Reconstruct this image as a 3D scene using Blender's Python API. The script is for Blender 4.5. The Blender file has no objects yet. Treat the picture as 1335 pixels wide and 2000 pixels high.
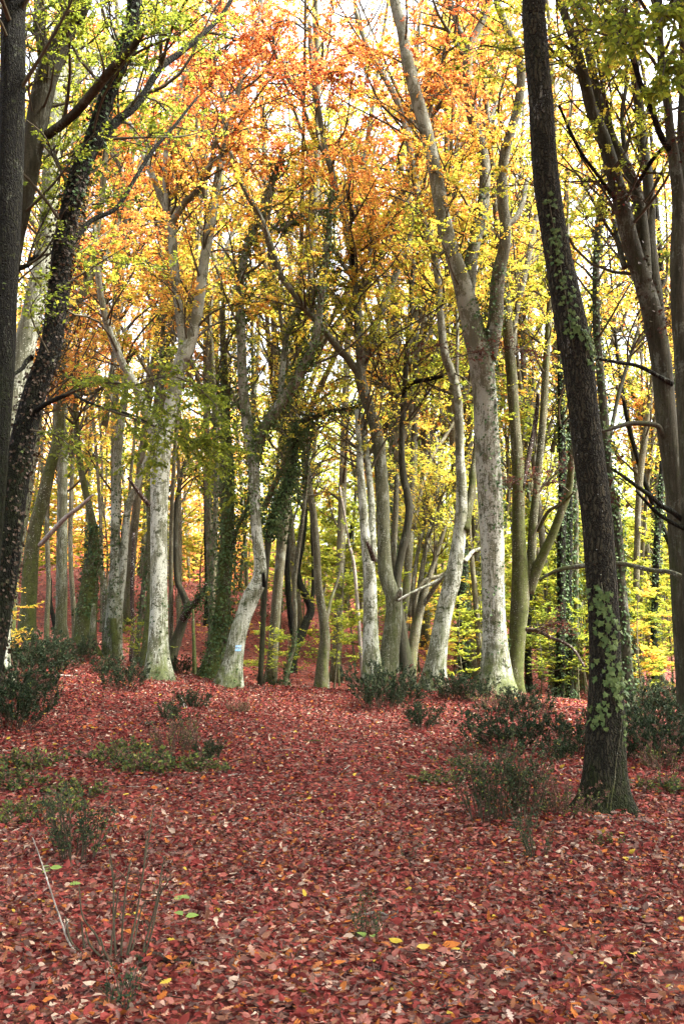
import bpy, math, random
import numpy as np
from mathutils import Vector
rng = np.random.default_rng(7)
random.seed(7)
S = bpy.context.scene
COL = S.collection
R = math.radians
# ------------------------------------------------------------------ camera
F = 1963.0
CAM = np.array([0.0, 0.0, 1.6])
PITCH = math.atan(0.1274)
FWD = np.array([0, math.cos(PITCH), math.sin(PITCH)])
UPV = np.array([0, -math.sin(PITCH), math.cos(PITCH)])
cd = bpy.data.cameras.new('camera'); cam = bpy.data.objects.new('camera', cd); COL.objects.link(cam)
cam.location = CAM; cam.rotation_euler = (math.pi/2 + PITCH, 0, 0)
cd.sensor_fit = 'VERTICAL'; cd.sensor_height = 36; cd.lens = F/2000*36
cd.clip_start = 0.05; cd.clip_end = 600
S.camera = cam

def at(px, py, Y):
    cx = (px-667.5)/F; cy = (1000-py)/F
    d = FWD + np.array([cx, 0, 0]) + cy*UPV
    return CAM + d*(Y/d[1])
def rad(w, p):
    return 0.5*w/F*float(np.dot(p-CAM, FWD))

# ------------------------------------------------------------------ terrain
CX = [-30, -12, -6.8, -5.2, -3.7, -2.2, 0, 3, 4.4, 6, 6.8, 12, 30]
CZ = [3.2, 2.15, 1.62, 1.24, .99, .73, .56, .58, .43, .2, .1, -.1, -.3]
FX = [-40, -14, -2, 4, 10, 40]
FZ = [7.0, 6.0, 3.7, 1.5, .6, .1]
def sst(a, b, x):
    t = np.clip((x-a)/(b-a), 0, 1); return t*t*(3-2*t)
def ground(x, y):
    x = np.asarray(x, float); y = np.asarray(y, float)
    c = np.interp(x, CX, CZ)
    xs = x*30/np.maximum(y, 30)
    far = np.interp(xs, FX, FZ)
    near = c*np.clip((y-6.5)/13.5, 0, 1)**1.15
    val = np.minimum(c-0.25, 0.8*c)
    z = np.where(y < 20, near, c + (val-c)*sst(20, 24.5, y))
    z = z + (far-val)*sst(23, 47, y)
    z = z + 9*sst(56, 115, y)
    z = z + 0.05*np.sin(x*0.9+1.3*np.sin(y*.45))*np.sin(y*.7+.5) + 0.025*np.sin(x*2.3+y*1.1)*np.sin(y*1.9-x)
    return z
def hit(px, py):
    """ground point under a ray of the layout sketch (first hit before the crest)"""
    y = 2.0
    while y < 60:
        p = at(px, py, y)
        if p[2] <= ground(p[0], y): return np.array([p[0], y, float(ground(p[0], y))])
        y += 0.03
    return at(px, py, 20)

# ------------------------------------------------------------------ mesh helpers
class MB:
    def __init__(s): s.V=[]; s.n=0; s.F=[]
    def add(s, V, faces, mat=0, hue=None, smooth=True):
        """faces: list of (m,k) int arrays ; hue: per-face arrays list or None"""
        V = np.asarray(V, np.float32).reshape(-1,3)
        for i, f in enumerate(faces):
            f = np.asarray(f, np.int32)
            if len(f) == 0: continue
            h = np.zeros(len(f), np.float32) if hue is None else np.broadcast_to(np.asarray(hue[i] if isinstance(hue, list) else hue, np.float32), (len(f),))
            s.F.append((f+s.n, mat, h, smooth))
        s.V.append(V); s.n += len(V)
    def mesh(s, name, mats, origin=None):
        V = np.concatenate(s.V) if s.V else np.zeros((0,3), np.float32)
        if origin is not None: V = V - np.asarray(origin, np.float32)
        me = bpy.data.meshes.new(name)
        me.vertices.add(len(V)); me.vertices.foreach_set('co', V.ravel().astype(np.float32))
        li = np.concatenate([f.ravel() for f,_,_,_ in s.F]) if s.F else np.zeros(0, np.int32)
        tot = np.concatenate([np.full(len(f), f.shape[1], np.int32) for f,_,_,_ in s.F])
        st = np.concatenate([[0], np.cumsum(tot)[:-1]]).astype(np.int32)
        me.loops.add(len(li)); me.loops.foreach_set('vertex_index', li.astype(np.int32))
        me.polygons.add(len(tot)); me.polygons.foreach_set('loop_start', st)
        me.polygons.foreach_set('material_index', np.concatenate([np.full(len(f), m, np.int32) for f,m,_,_ in s.F]))
        me.polygons.foreach_set('use_smooth', np.concatenate([np.full(len(f), sm, bool) for f,_,_,sm in s.F]))
        a = me.attributes.new('hue', 'FLOAT', 'FACE')
        a.data.foreach_set('value', np.concatenate([h for _,_,h,_ in s.F]).astype(np.float32))
        for m in mats: me.materials.append(m)
        me.update(calc_edges=True)
        return me
def obj(name, me, parent=None, loc=None):
    o = bpy.data.objects.new(name, me); COL.objects.link(o)
    if parent is not None: o.parent = parent
    if loc is not None: o.location = loc
    return o
def thing(name, label, cat, loc=(0,0,0), group=None, me=None):
    o = bpy.data.objects.new(name, me); COL.objects.link(o)
    o.location = loc; o['label'] = label; o['category'] = cat
    if group: o['group'] = group
    return o

def unit(v):
    n = np.linalg.norm(v, axis=-1, keepdims=True); return v/np.maximum(n, 1e-9)
def spline(P, n):
    """Catmull-Rom through rows of P (any columns), resampled to n rows"""
    P = np.asarray(P, float)
    if len(P) == 2: P = np.array([P[0], (P[0]+P[1])/2, P[1]])
    Q = np.vstack([2*P[0]-P[1], P, 2*P[-1]-P[-2]])
    out = []
    for t in np.linspace(0, len(P)-1-1e-6, n):
        i = int(t); u = t-i
        p0,p1,p2,p3 = Q[i],Q[i+1],Q[i+2],Q[i+3]
        out.append(0.5*((2*p1)+(-p0+p2)*u+(2*p0-5*p1+4*p2-p3)*u*u+(-p0+3*p1-3*p2+p3)*u**3))
    return np.array(out)
def vnoise(seed, a, b):
    """cheap smooth lumps on a tube"""
    r = np.random.default_rng(seed); o = 0
    for k in range(4):
        m = r.integers(1, 4); f = r.uniform(1.2, 5.5); ph = r.uniform(0, 6.28, 2)
        o = o + np.sin(m*a+ph[0]+0.6*np.sin(f*.5*b))*np.sin(f*b+ph[1])/(1+.4*k)
    return o/2.2
def tube(mb, P, r, k=12, mat=0, seed=0, lump=0.05, flare=0, cap=True):
    n = len(P); T = unit(np.gradient(P, axis=0))
    ref = np.array([0, 1.0, 0.05]); N = unit(ref - np.dot(T[0], ref)*T[0]); Ns=[N]
    for i in range(1, n):
        N = unit(Ns[-1]-np.dot(Ns[-1], T[i])*T[i]); Ns.append(N)
    Ns = np.array(Ns); B = np.cross(T, Ns)
    a = np.linspace(0, 2*np.pi, k, endpoint=False)
    L = np.concatenate([[0], np.cumsum(np.linalg.norm(np.diff(P, axis=0), axis=1))])
    rr = r[:,None]*(1+lump*vnoise(seed, a[None,:], L[:,None]))
    if flare:
        rg = np.random.default_rng(seed+5); m = rg.integers(4,6); ph = rg.uniform(0,6.28)
        fl = np.exp(-L/(flare))[:,None]
        rr = rr*(1+fl*(0.45+0.38*np.sin(m*a+ph)+0.2*np.sin(2*a+ph*2)[None,:]))
    V = P[:,None,:] + rr[:,:,None]*(np.cos(a)[None,:,None]*Ns[:,None,:]+np.sin(a)[None,:,None]*B[:,None,:])
    i = np.arange(n-1)[:,None]*k; j = np.arange(k)[None,:]; j2 = (j+1)%k
    Q = np.stack([i+j, i+j2, i+k+j2, i+k+j], -1).reshape(-1,4)
    f = [Q]
    if cap: f += [(np.arange(k)+(n-1)*k)[None,:], np.arange(k)[::-1][None,:]]
    mb.add(V, f, mat)
    return Ns, B
def btubes(mb, P, r, k=3, mat=0):
    """many thin tubes: P (M,S,3) r (M,S)"""
    M,S_,_ = P.shape
    T = unit(np.gradient(P, axis=1))
    ref = np.array([0.31, 0.52, 0.79]); N = unit(np.cross(T, ref)); B = np.cross(T, N)
    a = np.linspace(0, 2*np.pi, k, endpoint=False)
    V = P[:,:,None,:] + r[:,:,None,None]*(np.cos(a)[:,None]*N[:,:,None,:]+np.sin(a)[:,None]*B[:,:,None,:])
    base = (np.arange(M)*S_*k)[:,None,None]; i = (np.arange(S_-1)*k)[None,:,None]; j = np.arange(k)[None,None,:]; j2=(j+1)%k
    Q = np.stack([base+i+j, base+i+j2, base+i+k+j2, base+i+k+j], -1).reshape(-1,4)
    mb.add(V, [Q], mat)
def spawn(P, r, n, tr, Lr, ang, up=0.0, flat=0.6, S_=6, wig=0.06, g=np.random.default_rng(3), taper=1.0, rs=0.5, Lt=0.5):
    """children of paths P (M,S,3): n in all; returns paths, radii"""
    M,SS,_ = P.shape
    m = g.integers(0, M, n); t = g.uniform(tr[0], tr[1], n)*(SS-1)*0.999
    i = t.astype(int); u = (t-i)[:,None]
    p = P[m,i]*(1-u)+P[m,i+1]*u; T = unit(P[m,i+1]-P[m,i])
    pr = r[m,i]*(1-u[:,0])+r[m,i+1]*u[:,0]
    rv = g.normal(size=(n,3)); rv -= (rv*T).sum(1,keepdims=True)*T; rv = unit(rv); rv[:,2]*=flat; rv=unit(rv)
    A = g.uniform(ang[0], ang[1], n)[:,None]
    d = unit(np.cos(A)*T+np.sin(A)*rv + np.array([0,0,up]))
    L = g.uniform(Lr[0], Lr[1], n)*(1-Lt*(t/(SS-1)))
    s = np.linspace(0,1,S_)
    side = unit(np.cross(d, g.normal(size=(n,3)))); side2 = np.cross(d, side)
    k1 = g.normal(0, wig, (n,1,1)); k2 = g.normal(0, wig, (n,1,1)); k3=g.normal(0,wig*.6,(n,1,1))
    Q = p[:,None,:] + L[:,None,None]*(d[:,None,:]*s[None,:,None] + side[:,None,:]*(k1*(s*s)[None,:,None]*2+k3*np.sin(s*6.3)[None,:,None]) + side2[:,None,:]*(k2*np.sin(s*4.7)[None,:,None]))
    r0 = np.minimum(pr*rs, 0.008+L*0.009)
    rad_ = r0[:,None]*(1-0.8*s[None,:])+0.0012
    return Q, rad_

# leaf templates: (verts, faces) along +x with width in y
def tmpl(kind):
    if kind == 'quad':
        return np.array([[0,0,0],[.45,-.5,.06],[1,0,-.02],[.45,.5,.06]]), [np.array([[0,1,2,3]])]
    if kind == 'fold':
        V = np.array([[0,0,0],[.28,-.42,.1],[.68,-.36,.08],[1,0,0],[.68,.36,.08],[.28,.42,.1]])
        return V, [np.array([[0,1,2,3],[0,3,4,5]])]
    if kind == 'curl':
        V = np.array([[0,0,0],[.3,-.46,0],[.3,0,0],[.3,.46,0],[.68,-.36,0],[.68,0,0],[.68,.36,0],[1,0,0]])
        return V, [np.array([[0,1,2],[0,2,3],[4,7,5],[5,7,6]]), np.array([[1,4,5,2],[2,5,6,3]])]
    if kind == 'lobed':   # oak-like
        xs=[0,.16,.2,.34,.4,.55,.6,.74,.82,1]; ys=[.02,.12,.34,.14,.48,.17,.42,.14,.26,0]
        n=len(xs); V=[[x,0,0] for x in xs]+[[x,-y,0] for x,y in zip(xs,ys)]+[[x,y,0] for x,y in zip(xs,ys)]
        q=[[i,n+i,n+i+1,i+1] for i in range(n-1)]+[[i,i+1,2*n+i+1,2*n+i] for i in range(n-1)]
        return np.array(V), [np.array(q)]
    if kind == 'ivy':
        o=[(0,0),(-.02,.22),(-.12,.5),(.28,.36),(.45,.52),(.55,.26),(1,0)]
        V=[[.32,0,.03]]+[[x,-y,0] for x,y in o]+[[x,y,0] for x,y in o[-2:0:-1]]
        m=len(V)-1
        return np.array(V), [np.array([[0,1+i,1+(i+1)%m] for i in range(m)])]
def leaves(mb, pos, ax, nor, L, W, kind, mat, hue, curl=0.0, g=rng):
    V, fs = tmpl(kind); N=len(pos)
    if N == 0: return
    ax = unit(ax); nor = unit(nor-(nor*ax).sum(1,keepdims=True)*ax); sd = np.cross(nor, ax)
    T = np.broadcast_to(V[None], (N,)+V.shape).copy()
    if curl:
        c1 = g.normal(0, curl, (N,1)); c2 = g.normal(0, curl, (N,1)); c3=g.normal(0,curl*.6,(N,1))
        T[:,:,2] = T[:,:,2] + c1*4*T[:,:,1]**2*.5 + c2*((T[:,:,0]-.5)**2*2-.3) + c3*T[:,:,1]*(T[:,:,0]-.5)*3
    L = np.broadcast_to(np.asarray(L,float),(N,)); W=np.broadcast_to(np.asarray(W,float),(N,))
    P = pos[:,None,:] + ax[:,None,:]*(T[:,:,0]*L[:,None])[:,:,None] + sd[:,None,:]*(T[:,:,1]*W[:,None])[:,:,None] + nor[:,None,:]*(T[:,:,2]*L[:,None])[:,:,None]
    nv=len(V); off=(np.arange(N)*nv)[:,None,None]
    F_=[(f[None]+off).reshape(-1,f.shape[1]) for f in fs]
    H=[np.repeat(np.broadcast_to(hue,(N,)), len(f)) for f in fs]
    mb.add(P, F_, mat, H, smooth=False)
def rvec(n, g=rng): return unit(g.normal(size=(n,3)))

# ------------------------------------------------------------------ materials
def nt(name):
    m = bpy.data.materials.new(name); m.use_nodes=True; t=m.node_tree; t.nodes.clear(); return m,t
def N(t, kind, **kw):
    n=t.nodes.new(kind)
    for k,v in kw.items():
        if k.startswith('i_'): n.inputs[int(k[2:])].default_value=v
        else: setattr(n,k,v)
    return n
def ramp(t, stops, interp='LINEAR'):
    n=t.nodes.new('ShaderNodeValToRGB'); cr=n.color_ramp; cr.interpolation=interp
    while len(cr.elements)<len(stops): cr.elements.new(0.5)
    for e,(p,c) in zip(cr.elements, stops):
        e.position=p; e.color=(c[0],c[1],c[2],1) if hasattr(c,'__len__') else (c,c,c,1)
    return n
def noise(t, vec, scale, detail=3, rough=.6, dist=0.0):
    n=N(t,'ShaderNodeTexNoise'); n.inputs['Scale'].default_value=scale; n.inputs['Detail'].default_value=detail
    n.inputs['Roughness'].default_value=rough; n.inputs['Distortion'].default_value=dist
    if vec is not None: t.links.new(vec, n.inputs['Vector'])
    return n
def mixc(t, fac, a, b):
    n=N(t,'ShaderNodeMix', data_type='RGBA')
    for s,v in ((0,fac),(6,a),(7,b)):
        if hasattr(v,'is_output'): t.links.new(v, n.inputs[s])
        elif s==0: n.inputs[s].default_value=v
        else: n.inputs[s].default_value=(*v,1)
    return n.outputs[2]
def math_(t, op, a, b=None, c=None, clamp=False):
    n=N(t,'ShaderNodeMath', operation=op); n.use_clamp=clamp
    for i,v in enumerate((a,b,c)):
        if v is None: continue
        if hasattr(v,'is_output'): t.links.new(v,n.inputs[i])
        else: n.inputs[i].default_value=v
    return n.outputs[0]
def principled(t, col, rough=.85, spec=.2, bump=None, bstr=.5, bdist=.02):
    p=N(t,'ShaderNodeBsdfPrincipled'); p.inputs['Roughness'].default_value=rough
    p.inputs['Specular IOR Level'].default_value=spec
    if hasattr(col,'is_output'): t.links.new(col,p.inputs['Base Color'])
    else: p.inputs['Base Color'].default_value=(*col,1)
    if bump is not None:
        b=N(t,'ShaderNodeBump'); b.inputs['Strength'].default_value=bstr; b.inputs['Distance'].default_value=bdist
        t.links.new(bump,b.inputs['Height']); t.links.new(b.outputs[0],p.inputs['Normal'])
    return p
def out(t, sh):
    o=N(t,'ShaderNodeOutputMaterial'); t.links.new(sh,o.inputs[0])

def bark(name, dark, light, lichen=(.62,.64,.58), lich=.5, moss=.3, mossh=2.0, mosscol=(.085,.11,.018), scale=1.0, furrow=0.0, spots=.0, bstr=.5, patch=.3, speck=.4, top=None):
    m,t=nt(name)
    tc=N(t,'ShaderNodeTexCoord'); v=tc.outputs['Object']
    def mp(sz):
        q=N(t,'ShaderNodeMapping'); q.inputs['Scale'].default_value=(1,1,sz); t.links.new(v,q.inputs[0]); return q.outputs[0]
    n1=noise(t,mp(.25),3.4*scale,5,.62,.4); n2=noise(t,v,30*scale,5,.7); n3=noise(t,mp(.6),3.0*scale,6,.72,.6); n4=noise(t,mp(.35),2.4*scale,6,.68,.5)
    st=noise(t,mp(.10),34*scale,4,.6); n7=noise(t,mp(1.6),7*scale,5,.7,.6)
    base=mixc(t, ramp_out(t,n1.outputs[0],[(.32,0),(.66,1)]), dark, light)
    base=mixc(t, ramp_out(t,st.outputs[0],[(.40,.55),(.56,0)]), base, tuple(c*.55 for c in dark))
    base=mixc(t, ramp_out(t,n2.outputs[0],[(.50,0),(.64,.5)]), base, tuple(c*.5 for c in dark))
    # pale lichen blotches with ragged edges
    e=math_(t,'ADD',n3.outputs[0],math_(t,'MULTIPLY_ADD',n2.outputs[0],.55,-.275))
    e=math_(t,'ADD',e,math_(t,'MULTIPLY_ADD',st.outputs[0],.3,-.15))
    lm=ramp_out(t,e,[(.63-.2*lich,0),(.70-.2*lich,1)])
    lc=mixc(t,n2.outputs[0],lichen,tuple(c*.55 for c in lichen))
    base=mixc(t, math_(t,'MULTIPLY',lm,min(.92,.3+.7*lich)), base, lc)
    if speck:
        vs=N(t,'ShaderNodeTexVoronoi'); vs.inputs['Scale'].default_value=27; t.links.new(v,vs.inputs['Vector'])
        sm=ramp_out(t,math_(t,'ADD',vs.outputs['Distance'],math_(t,'MULTIPLY_ADD',n4.outputs[0],.5,-.25)),[(.12+.1*speck,1),(.17+.1*speck,0)])
        base=mixc(t, math_(t,'MULTIPLY',sm,.75), base, tuple(c*.9 for c in lichen))
    h=math_(t,'MULTIPLY_ADD',n1.outputs[0],.5,math_(t,'MULTIPLY_ADD',st.outputs[0],.5,n2.outputs[0]))
    if furrow:
        mf=mp(.16)
        vr=N(t,'ShaderNodeTexVoronoi', feature='DISTANCE_TO_EDGE'); vr.inputs['Scale'].default_value=32; vr.inputs['Randomness'].default_value=1
        nd=noise(t,v,9,3,.6); vm=N(t,'ShaderNodeVectorMath',operation='MULTIPLY_ADD'); t.links.new(nd.outputs['Color'],vm.inputs[0]); vm.inputs[1].default_value=(.09,.09,.09); t.links.new(mf,vm.inputs[2])
        t.links.new(vm.outputs[0],vr.inputs['Vector'])
        fr=ramp_out(t,vr.outputs['Distance'],[(.02,0),(.22,1)])
        base=mixc(t, fr, tuple(c*.35 for c in dark), base)
        h=math_(t,'MULTIPLY_ADD',fr,1.6,h)
    if spots:
        vo=N(t,'ShaderNodeTexVoronoi'); vo.inputs['Scale'].default_value=9; t.links.new(v,vo.inputs['Vector'])
        d=math_(t,'ADD',vo.outputs['Distance'],math_(t,'MULTIPLY_ADD',n2.outputs[0],.2,-.10))
        sm=ramp_out(t,d,[(.10*spots,1),(.14*spots,0)])
        base=mixc(t, math_(t,'MULTIPLY',sm,.8), base, (.42,.45,.40))
    # dark moss cushions here and there
    pm=ramp_out(t,math_(t,'ADD',n7.outputs[0],math_(t,'MULTIPLY_ADD',n2.outputs[0],.3,-.15)),[(.70-.16*patch,0),(.74-.16*patch,1)])
    base=mixc(t, math_(t,'MULTIPLY',pm,.9 if patch else 0), base, (.03,.036,.012))
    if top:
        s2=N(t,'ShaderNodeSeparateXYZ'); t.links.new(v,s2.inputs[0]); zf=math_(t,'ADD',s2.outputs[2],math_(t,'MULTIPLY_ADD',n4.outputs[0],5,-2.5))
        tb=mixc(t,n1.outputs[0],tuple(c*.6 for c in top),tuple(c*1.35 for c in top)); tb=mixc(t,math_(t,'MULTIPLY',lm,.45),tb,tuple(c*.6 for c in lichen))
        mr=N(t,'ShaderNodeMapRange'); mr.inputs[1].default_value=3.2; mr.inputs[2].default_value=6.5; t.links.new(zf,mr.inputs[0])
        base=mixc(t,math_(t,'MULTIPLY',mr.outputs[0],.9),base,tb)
    # moss low on the trunk and in streaks
    sp=N(t,'ShaderNodeSeparateXYZ'); t.links.new(v,sp.inputs[0])
    hz=math_(t,'MULTIPLY',math_(t,'DIVIDE',sp.outputs[2],mossh),.22)
    me_=math_(t,'SUBTRACT',math_(t,'ADD',n4.outputs[0],math_(t,'MULTIPLY_ADD',n2.outputs[0],.5,-.25)),math_(t,'MINIMUM',hz,.24))
    mm=ramp_out(t,me_,[(.60-.28*moss,0),(.76-.28*moss,1)])
    mc=mixc(t,ramp_out(t,n7.outputs[0],[(.35,0),(.65,1)]),mosscol,tuple(c*.35 for c in mosscol))
    base=mixc(t, math_(t,'MULTIPLY',mm,.85), base, mc)
    p=principled(t,base,.9,.15,h,bstr,.035 if furrow else .025)
    out(t,p.outputs[0]); return m
def ramp_out(t, src, stops):
    n=ramp(t,stops); t.links.new(src,n.inputs[0]); return n.outputs[0]

LEAFSTOPS=[(0,(.022,.045,.012)),(.15,(.05,.085,.016)),(.30,(.13,.165,.024)),(.42,(.285,.335,.035)),(.54,(.52,.455,.055)),(.66,(.58,.30,.06)),(.78,(.52,.16,.045)),(.88,(.36,.065,.024)),(.95,(.10,.022,.016)),(1,(.04,.014,.010))]
def leafmat(name, stops, trans=.5, rough=.5, spec=.25, shift=False, tcol=1.15):
    m,t=nt(name)
    a=N(t,'ShaderNodeAttribute', attribute_type='GEOMETRY', attribute_name='hue')
    h=a.outputs['Fac']
    if shift:
        b=N(t,'ShaderNodeAttribute', attribute_type='OBJECT', attribute_name='hue_shift')
        h=math_(t,'ADD',h,b.outputs['Fac'],clamp=True)
    r=ramp(t,stops); t.links.new(h,r.inputs[0])
    p=principled(t,r.outputs[0],rough,spec)
    if trans:
        tr=N(t,'ShaderNodeBsdfTranslucent'); hs=N(t,'ShaderNodeHueSaturation'); hs.inputs['Saturation'].default_value=1.0; hs.inputs['Value'].default_value=tcol
        t.links.new(r.outputs[0],hs.inputs['Color']); t.links.new(hs.outputs[0],tr.inputs[0])
        mx=N(t,'ShaderNodeMixShader'); mx.inputs[0].default_value=trans
        t.links.new(p.outputs[0],mx.inputs[1]); t.links.new(tr.outputs[0],mx.inputs[2]); out(t,mx.outputs[0])
    else: out(t,p.outputs[0])
    return m
M={}
M['leaf']=leafmat('autumn_leaf',LEAFSTOPS,.66,.55,.15,True,1.08)
M['ivy']=leafmat('ivy_leaf',[(0,(.014,.032,.010)),(.5,(.040,.074,.022)),(.8,(.085,.115,.032)),(.92,(.034,.024,.013)),(1,(.038,.023,.013))],.15,.6,.15)
M['shrub']=leafmat('shrub_leaf',[(0,(.008,.018,.008)),(.5,(.027,.043,.022)),(.75,(.065,.095,.035)),(.86,(.20,.23,.04)),(.93,(.17,.085,.065)),(1,(.13,.06,.048))],.15,.7,.12)
M['litter']=leafmat('fallen_leaf',[(0, (0.012, 0.006, 0.006)), (0.14, (0.038, 0.012, 0.0115)), (0.3, (0.098, 0.019, 0.0165)), (0.45, (0.19, 0.031, 0.026)), (0.58, (0.25, 0.06, 0.046)), (0.7, (0.26, 0.108, 0.082)), (0.8, (0.115, 0.068, 0.057)), (0.87, (0.34, 0.105, 0.02)), (0.93, (0.4, 0.29, 0.24)), (0.97, (0.4, 0.28, 0.033)), (1, (0.11, 0.14, 0.025))],.12,.7,.1)
M['twig']=None
m,t=nt('twig_bark'); tc=N(t,'ShaderNodeTexCoord'); n=noise(t,tc.outputs['Object'],5,3)
p=principled(t,mixc(t,n.outputs[0],(.026,.022,.014),(.095,.082,.052)),.9,.1); out(t,p.outputs[0]); M['twig']=m
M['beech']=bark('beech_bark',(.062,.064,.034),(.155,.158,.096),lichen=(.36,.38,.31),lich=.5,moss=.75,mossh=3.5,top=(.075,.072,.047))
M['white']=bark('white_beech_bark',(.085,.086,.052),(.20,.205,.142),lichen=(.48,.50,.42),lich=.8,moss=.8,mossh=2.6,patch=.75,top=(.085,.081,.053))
M['pale']=bark('pale_bark',(.085,.088,.055),(.20,.205,.14),lichen=(.45,.47,.39),lich=.6,moss=.4,mossh=4,patch=.4)
M['grey']=bark('grey_bark',(.05,.047,.028),(.115,.106,.07),lichen=(.34,.36,.30),lich=.3,moss=.6,mossh=9)
M['dark']=bark('dark_bark',(.009,.0085,.005),(.022,.021,.012),lichen=(.20,.22,.17),lich=.3,moss=.8,mossh=9,mosscol=(.016,.022,.005),patch=.6,speck=0,furrow=1,bstr=.8)
M['greybrown']=bark('brown_grey_bark',(.026,.024,.014),(.064,.060,.039),lichen=(.20,.21,.17),lich=.25,moss=.6,mossh=9,mosscol=(.035,.045,.011),speck=0,patch=.4)
M['mossy']=bark('mossy_bark',(.04,.037,.02),(.10,.092,.05),lichen=(.34,.36,.28),lich=.25,moss=.95,mossh=9,mosscol=(.06,.075,.012),patch=.5)
M['oak']=bark('oak_bark',(.03,.027,.016),(.06,.053,.032),lich=.02,moss=.75,mossh=2.6,mosscol=(.026,.036,.007),furrow=1,spots=.3,bstr=.9,patch=0,speck=0)
M['slim']=bark('slim_bark',(.055,.05,.028),(.15,.135,.085),lichen=(.32,.34,.27),lich=.3,moss=.65,mossh=4)
M['dead']=bark('dead_wood',(.14,.12,.10),(.40,.36,.31),lich=.2,moss=.1,mossh=9)
M['darkdead']=bark('wet_dead_wood',(.025,.017,.013),(.07,.045,.032),lich=.05,moss=.2,mossh=9)
# ------------------------------------------------------------------ ground
M['floor'],t=nt('leaf_covered_soil')
tc=N(t,'ShaderNodeTexCoord'); v=tc.outputs['Object']
vo=N(t,'ShaderNodeTexVoronoi'); vo.inputs['Scale'].default_value=17
nz=noise(t,v,30,2); vm=N(t,'ShaderNodeVectorMath',operation='MULTIPLY_ADD'); t.links.new(nz.outputs['Color'],vm.inputs[0]); vm.inputs[1].default_value=(.05,.05,.05); t.links.new(v,vm.inputs[2]); t.links.new(vm.outputs[0],vo.inputs['Vector'])
sx=N(t,'ShaderNodeSeparateColor'); t.links.new(vo.outputs['Color'],sx.inputs[0])
r1=ramp(t,[(0,(.012,.005,.005)),(.2,(.04,.009,.007)),(.45,(.12,.016,.011)),(.65,(.185,.029,.019)),(.82,(.18,.06,.037)),(.93,(.075,.038,.028)),(1,(.23,.07,.016))]); t.links.new(sx.outputs[0],r1.inputs[0])
n5=noise(t,v,1.1,4,.6)
c=mixc(t, ramp_out(t,n5.outputs[0],[(.4,0),(.75,.5)]), r1.outputs[0], (.10,.035,.028))
p=principled(t,c,.85,.15,vo.outputs['Distance'],.6,.03); out(t,p.outputs[0])
def axis_pts(segs):
    o=[]
    for a,b,s in segs: o+=list(np.arange(a,b,s))
    o.append(segs[-1][1]); return np.array(o)
gx=axis_pts([(-100,-30,10),(-30,-12,1.0),(-12,12,.25),(12,30,1.0),(30,100,10)]); gy=axis_pts([(-25,0,2.5),(0,30,.25),(30,60,.6),(60,100,3),(100,180,10)])
X,Y_=np.meshgrid(gx,gy,indexing='ij'); Z=ground(X,Y_)
mb=MB(); nx,ny=X.shape
i=np.arange(nx-1)[:,None]*ny; j=np.arange(ny-1)[None,:]
mb.add(np.stack([X,Y_,Z],-1),[np.stack([i+j,i+ny+j,i+ny+j+1,i+j+1],-1).reshape(-1,4)])
go=obj('forest_floor',mb.mesh('forest_floor',[M['floor']])); go['kind']='structure'; go['label']='woodland ground covered in red leaves rising to a low crest'

# ------------------------------------------------------------------ leaf litter
def litter(n, y0, y1, kindmix, size, tilt, lift, mb, g):
    y=np.sqrt(g.uniform((y0+2)**2,(y1+2)**2,n*2))-2
    hw=.37*y+1.2; x=g.uniform(-1,1,n*2)*hw
    keep=np.arange(n*2)<n; x,y=x[keep],y[keep]
    e=.05; z=ground(x,y); gxn=-(ground(x+e,y)-z)/e; gyn=-(ground(x,y+e)-z)/e
    # drifts: patches of bare dark soil and thin cover
    pn=np.sin(x*1.7+2*np.sin(y*.8))*np.sin(y*1.3+1.5*np.sin(x*.6)); 
    k=g.uniform(0,1,n)>np.clip((pn-.55)*1.5,0,.55); x,y,z,gxn,gyn,pn=[q[k] for q in (x,y,z,gxn,gyn,pn)]; n=len(x)
    nor=np.stack([gxn,gyn,np.ones(n)],-1)+g.normal(0,1,(n,3))*tilt*(g.uniform(0,1,(n,1))**1.5)*1.7
    ax=np.concatenate([g.normal(size=(n,2)),g.normal(0,.25,(n,1))],1)
    pos=np.stack([x,y,z+lift*g.uniform(.1,1,n)],-1)
    path=np.exp(-((x-0.15)/1.4)**2)
    hue=np.clip(g.beta(2.2,2.0,n)*.72+.04+.04*path+.03*np.sin(x*.7+y*.5),0,.8)
    u=g.uniform(0,1,n)
    hue=np.where(u<.03,.87,hue); hue=np.where((u>.035)&(u<.08),.935,hue); hue=np.where((u>.10)&(u<.108),.97,hue); hue=np.where((u>.108)&(u<.34),.80+g.normal(0,.015,n),hue)
    L=g.uniform(size[0],size[1],n); 
    cuts=np.cumsum([kindmix[k_] for k_ in kindmix]); uu=g.uniform(0,cuts[-1],n); lo=0
    for kk,c in zip(kindmix,cuts):
        s_=(uu>=lo)&(uu<c); lo=c
        hh=hue[s_]
        if kk=='lobed': hh=np.where(g.uniform(0,1,s_.sum())<.5,.79+g.uniform(-.05,.15,s_.sum()),hh)
        leaves(mb,pos[s_],ax[s_],nor[s_],L[s_]*(1.15 if kk=='lobed' else 1),L[s_]*g.uniform(.5,.72,s_.sum()),kk,0,hh,.22 if kk!='quad' else 0,g)
g=np.random.default_rng(11)
mb=MB(); litter(40000,2.0,9.5,{'curl':.7,'lobed':.3},(.034,.07),.9,.07,mb,g); litter(60000,2.0,9.5,{'curl':.55,'lobed':.45},(.02,.045),.85,.06,mb,g)
litter(170000,9.5,23,{'fold':.85,'curl':.15},(.035,.068),.75,.055,mb,g)
litter(90000,22.5,56,{'quad':1},(.05,.09),.6,.06,mb,g)
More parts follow.
